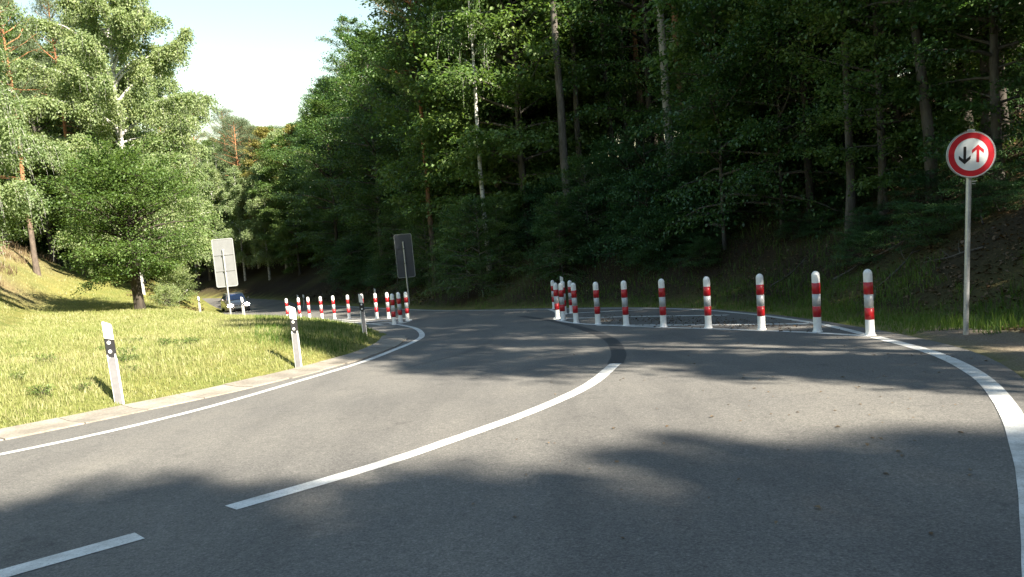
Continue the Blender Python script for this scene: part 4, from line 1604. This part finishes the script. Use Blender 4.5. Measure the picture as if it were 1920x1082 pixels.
# ------------------------------------------------------------------ grass, litter, scrub
def sample_view(n, seed, a0, a1, y0, y1, p=1.0):
    rs = np.random.RandomState(seed)
    u = rs.uniform(0, 1, n)
    y = y0 * (y1 / y0) ** u if p == 1.0 else (y0 ** (1 - p) + u * (y1 ** (1 - p) - y0 ** (1 - p))) ** (1 / (1 - p))
    x = y * rs.uniform(a0, a1, n)
    z, side, d = terrain(x, y)
    return rs, x, y, z, side, d


def grow(name, x, y, z, h, w, tint, rs, mat, bend=.55):
    n = len(x)
    mb = MB()
    a = rs.uniform(0, 2 * PI, n)
    b = np.abs(rs.normal(0, bend, n))
    off = np.stack([np.cos(a) * np.sin(b), np.sin(a) * np.sin(b), np.cos(b)], 1) * h[:, None]
    mb.blades(np.stack([x, y, z - .01], 1), off, w, tint, rs)
    o = link(name, mb.mesh(name, mat))
    tag(o, kind='stuff')
    return o


rs, x, y, z, side, d = sample_view(250000, 1, -.78, .02, 6.5, 52)
k = (side == -1) & (d > .01) & (d < 26)
rs, x, y, z, d = rs, x[k], y[k], z[k], d[k]
patch = 1.2 * wobble(x, y, 1.3, 21) + .9 * wobble(x, y, 4.5, 22) + .6 * wobble(x, y, 11, 23)
h = (.055 + .05 * rs.uniform(0, 1, len(x)) ** 2 + .035 * np.clip(patch, 0, 1)) * np.clip(.5 + d * 1.2, .5, 1) * (1 + .012 * y)
tint = np.clip(.57 + .30 * patch + rs.uniform(-.42, .42, len(x)) - .15 * np.clip((y - 16) / 10, 0, 1) * (d < 5), 0, 1.1)
hth = np.clip((d - 8.5) / 3, 0, 1) * np.clip((y - 36) / 6, 0, 1) * np.clip(.75 + .9 * wobble(x, y, .7, 9), 0, 1)
tint = np.clip(tint + .55 * hth, 0, 1.1)
keep = rs.uniform(0, 1, len(x)) > .7 * hth
x, y, z, d, h, tint = x[keep], y[keep], z[keep], d[keep], h[keep], tint[keep]
o = grow('meadow_grass', x, y, z, h, .0055 * (.7 + .06 * y) * rs.uniform(.7, 1.4, len(x)), tint, rs, M['grass'], .75)
tag(o, 'sunlit short yellow green grass of the meadow bank', 'grass')

rs, x, y, z, side, d = sample_view(26000, 2, -.50, .02, 14, 40)
k = (side == -1) & (d > .2) & (d < 5) & (wobble(x, y, 1.3, 31) > -.1) & (x / y > -.34)
x, y, z, d = x[k], y[k], z[k], d[k]
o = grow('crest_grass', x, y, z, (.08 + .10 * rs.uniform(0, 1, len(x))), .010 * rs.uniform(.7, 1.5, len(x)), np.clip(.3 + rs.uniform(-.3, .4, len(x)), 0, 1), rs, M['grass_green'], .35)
tag(o, 'taller green grass along the shaded crest of the meadow', 'grass')

rs, x, y, z, side, d = sample_view(90000, 3, -.05, .72, 8, 34)
clump = wobble(x, y, 2.3, 41) + .6 * wobble(x, y, 6, 42)
k = (side == 1) & (d > .12) & (((d < 2.2) & (y > 10.6) & (clump > -.25)) | ((d > .9) & (d < 2.6) & (y <= 10.6) & (clump > .0)))
k &= ~((np.hypot(x - 6.0, y - 10.5) < .5) & (clump < .35))
x, y, z, d, clump = x[k], y[k], z[k], d[k], clump[k]
h = (.07 + .16 * rs.uniform(0, 1, len(x)) ** 1.5) * np.clip(.5 + d, .5, 1.2) * (.8 + .5 * np.clip(clump, 0, 1))
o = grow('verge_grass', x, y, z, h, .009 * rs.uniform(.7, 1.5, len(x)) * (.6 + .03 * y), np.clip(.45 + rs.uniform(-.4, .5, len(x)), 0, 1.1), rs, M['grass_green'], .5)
tag(o, 'green grass tufts of the verge along the forest side of the road', 'grass')

rs, x, y, z, side, d = sample_view(110000, 4, -.35, .75, 10, 62)
k = (side == 1) & (d > .8) & (d < 9) & (wobble(x, y, 1.1, 51) + .5 * wobble(x, y, 4, 52) > -.3) & (x / y < .44 + .5 * (wobble(x, y, 2, 53) > .1))
x, y, z, d = x[k], y[k], z[k], d[k]
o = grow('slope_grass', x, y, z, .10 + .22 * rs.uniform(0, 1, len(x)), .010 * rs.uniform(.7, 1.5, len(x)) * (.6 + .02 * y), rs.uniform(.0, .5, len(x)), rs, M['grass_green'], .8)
tag(o, 'thin dark grass on the shaded forest bank', 'grass')


def scatter_leaves(name, x, y, z, size, rs, label, cat, mat='leaf_dead', flat=.35, lo=0., hi=1.1):
    n = len(x)
    mb = MB()
    a = rs.uniform(0, 2 * PI, n)
    ax = np.stack([np.cos(a), np.sin(a), rs.normal(0, flat, n)], 1)
    nr = unit(rs.normal(0, flat, (n, 3)) + [0, 0, 1])
    s = size * rs.uniform(.5, 1.4, n)
    mb.leaves(np.stack([x, y, z + .012], 1), ax, nr, s, s * rs.uniform(.35, .7, n), rs.uniform(lo, hi, n), .3)
    o = link(name, mb.mesh(name, M[mat]))
    return tag(o, label, cat, kind='stuff')


rs, x, y, z, side, d = sample_view(30000, 6, .0, .80, 9, 34)
k = (side == 1) & (d > 1.2) & (d < 14)
scatter_leaves('leaf_litter', x[k], y[k], z[k], .085, rs, 'brown dead leaves and twigs covering the forest bank', 'leaf litter')
rs, x, y, z, side, d = sample_view(14000, 7, -.5, .0, 38, 75)
k = (((side == 1) & (d > 1.0) & (d < 12)) | ((side == -1) & (d > 1) & (d < 9) & (y > 50)))
scatter_leaves('leaf_litter', x[k], y[k], z[k], .20, rs, 'reddish brown leaf litter on the banks around the car', 'leaf litter')
# debris swept onto the island and a few pale needles on the road
rs = np.random.RandomState(77)
n = 900
t = rs.uniform(0, 1, n)
x = 4.9 - 2.9 * t + rs.normal(0, .35, n)
y = 13.2 + 6.3 * t + rs.normal(0, .9, n)
k = (terrain(x, y)[1] == 0) & (x > np.interp(y, [11, 12.2, 14, 15.7, 17.5, 20], [5.1, 4.5, 3.5, 2.5, 1.6, 1.0]))
scatter_leaves('leaf_debris', x[k], y[k], plane_z(y[k]) - .004, .05, rs, 'dark leaf crumbs lying on the island by the round sign', 'debris', lo=0, hi=.4)
n = 420
y = rs.uniform(3.2, 12, n)
x = y * rs.uniform(-.2, .62, n)
k = (terrain(x, y)[1] == 0) & (rs.uniform(0, 1, n) < np.clip(.15 + x / 5, 0, 1))
scatter_leaves('fallen_needles', x[k], y[k], plane_z(y[k]) - .006, .035, rs, 'pale dry needles and bits scattered on the asphalt', 'debris', lo=.6, hi=1.1, flat=.1)
# dry scrub on the heath
rs, x, y, z, side, d = sample_view(26000, 8, -.80, -.42, 38, 66)
k = (side == -1) & (d > 11) & (wobble(x, y, 1.2, 61) > .05)
x, y, z = x[k], y[k], z[k]
o = grow('heath_scrub', x, y, z, .2 + .45 * rs.uniform(0, 1, len(x)) ** 2, .03 * rs.uniform(.7, 1.5, len(x)), rs.uniform(0, 1, len(x)), rs, M['heather'], .5)
tag(o, 'dry brown heath scrub on the slope under the birches', 'scrub')

# fallen branches on the bank by the sign
for i, (x, y, az, ln) in enumerate([(6.9, 14.6, .9, 1.6), (7.6, 15.4, .6, 2.2), (8.6, 13.9, 2.2, 1.3), (7.4, 17.6, -.3, 1.9), (9.4, 15.2, 1.2, 1.5), (6.6, 19.6, .4, 1.4)]):
    rs = np.random.RandomState(900 + i)
    mb = MB()
    p = limb_path((0, 0, 0), az, .0, ln, rs, 7, 0, .12)
    p[:, 2] = [gz(x + q[0], y + q[1]) - gz(x, y) + .05 + .03 * rs.rand() for q in p]
    mb.tube(p, np.linspace(.020, .006, 7), 6)
    for k in (2, 3, 5):
        b = limb_path(p[k], az + rs.choice([-1, 1]) * rs.uniform(.5, 1), .35, ln * .3, rs, 4, .02, .15)
        mb.tube(b, np.linspace(.009, .004, 4), 4)
    o = link('fallen_branch', mb.mesh('fallen_branch', M['bark_grey'], True), None, (x, y, gz(x, y)))
    tag(o, ['pale fallen branch lying on the bank above the verge grass', 'longest fallen branch sloping up the bare bank', 'short fallen branch on the bank behind the round sign', 'fallen branch low on the bank behind the bollard row', 'fallen branch beneath the leaning tree', 'thin fallen branch on the dark bank near the bushes'][i], 'branch', 'fallen branches on the bank')
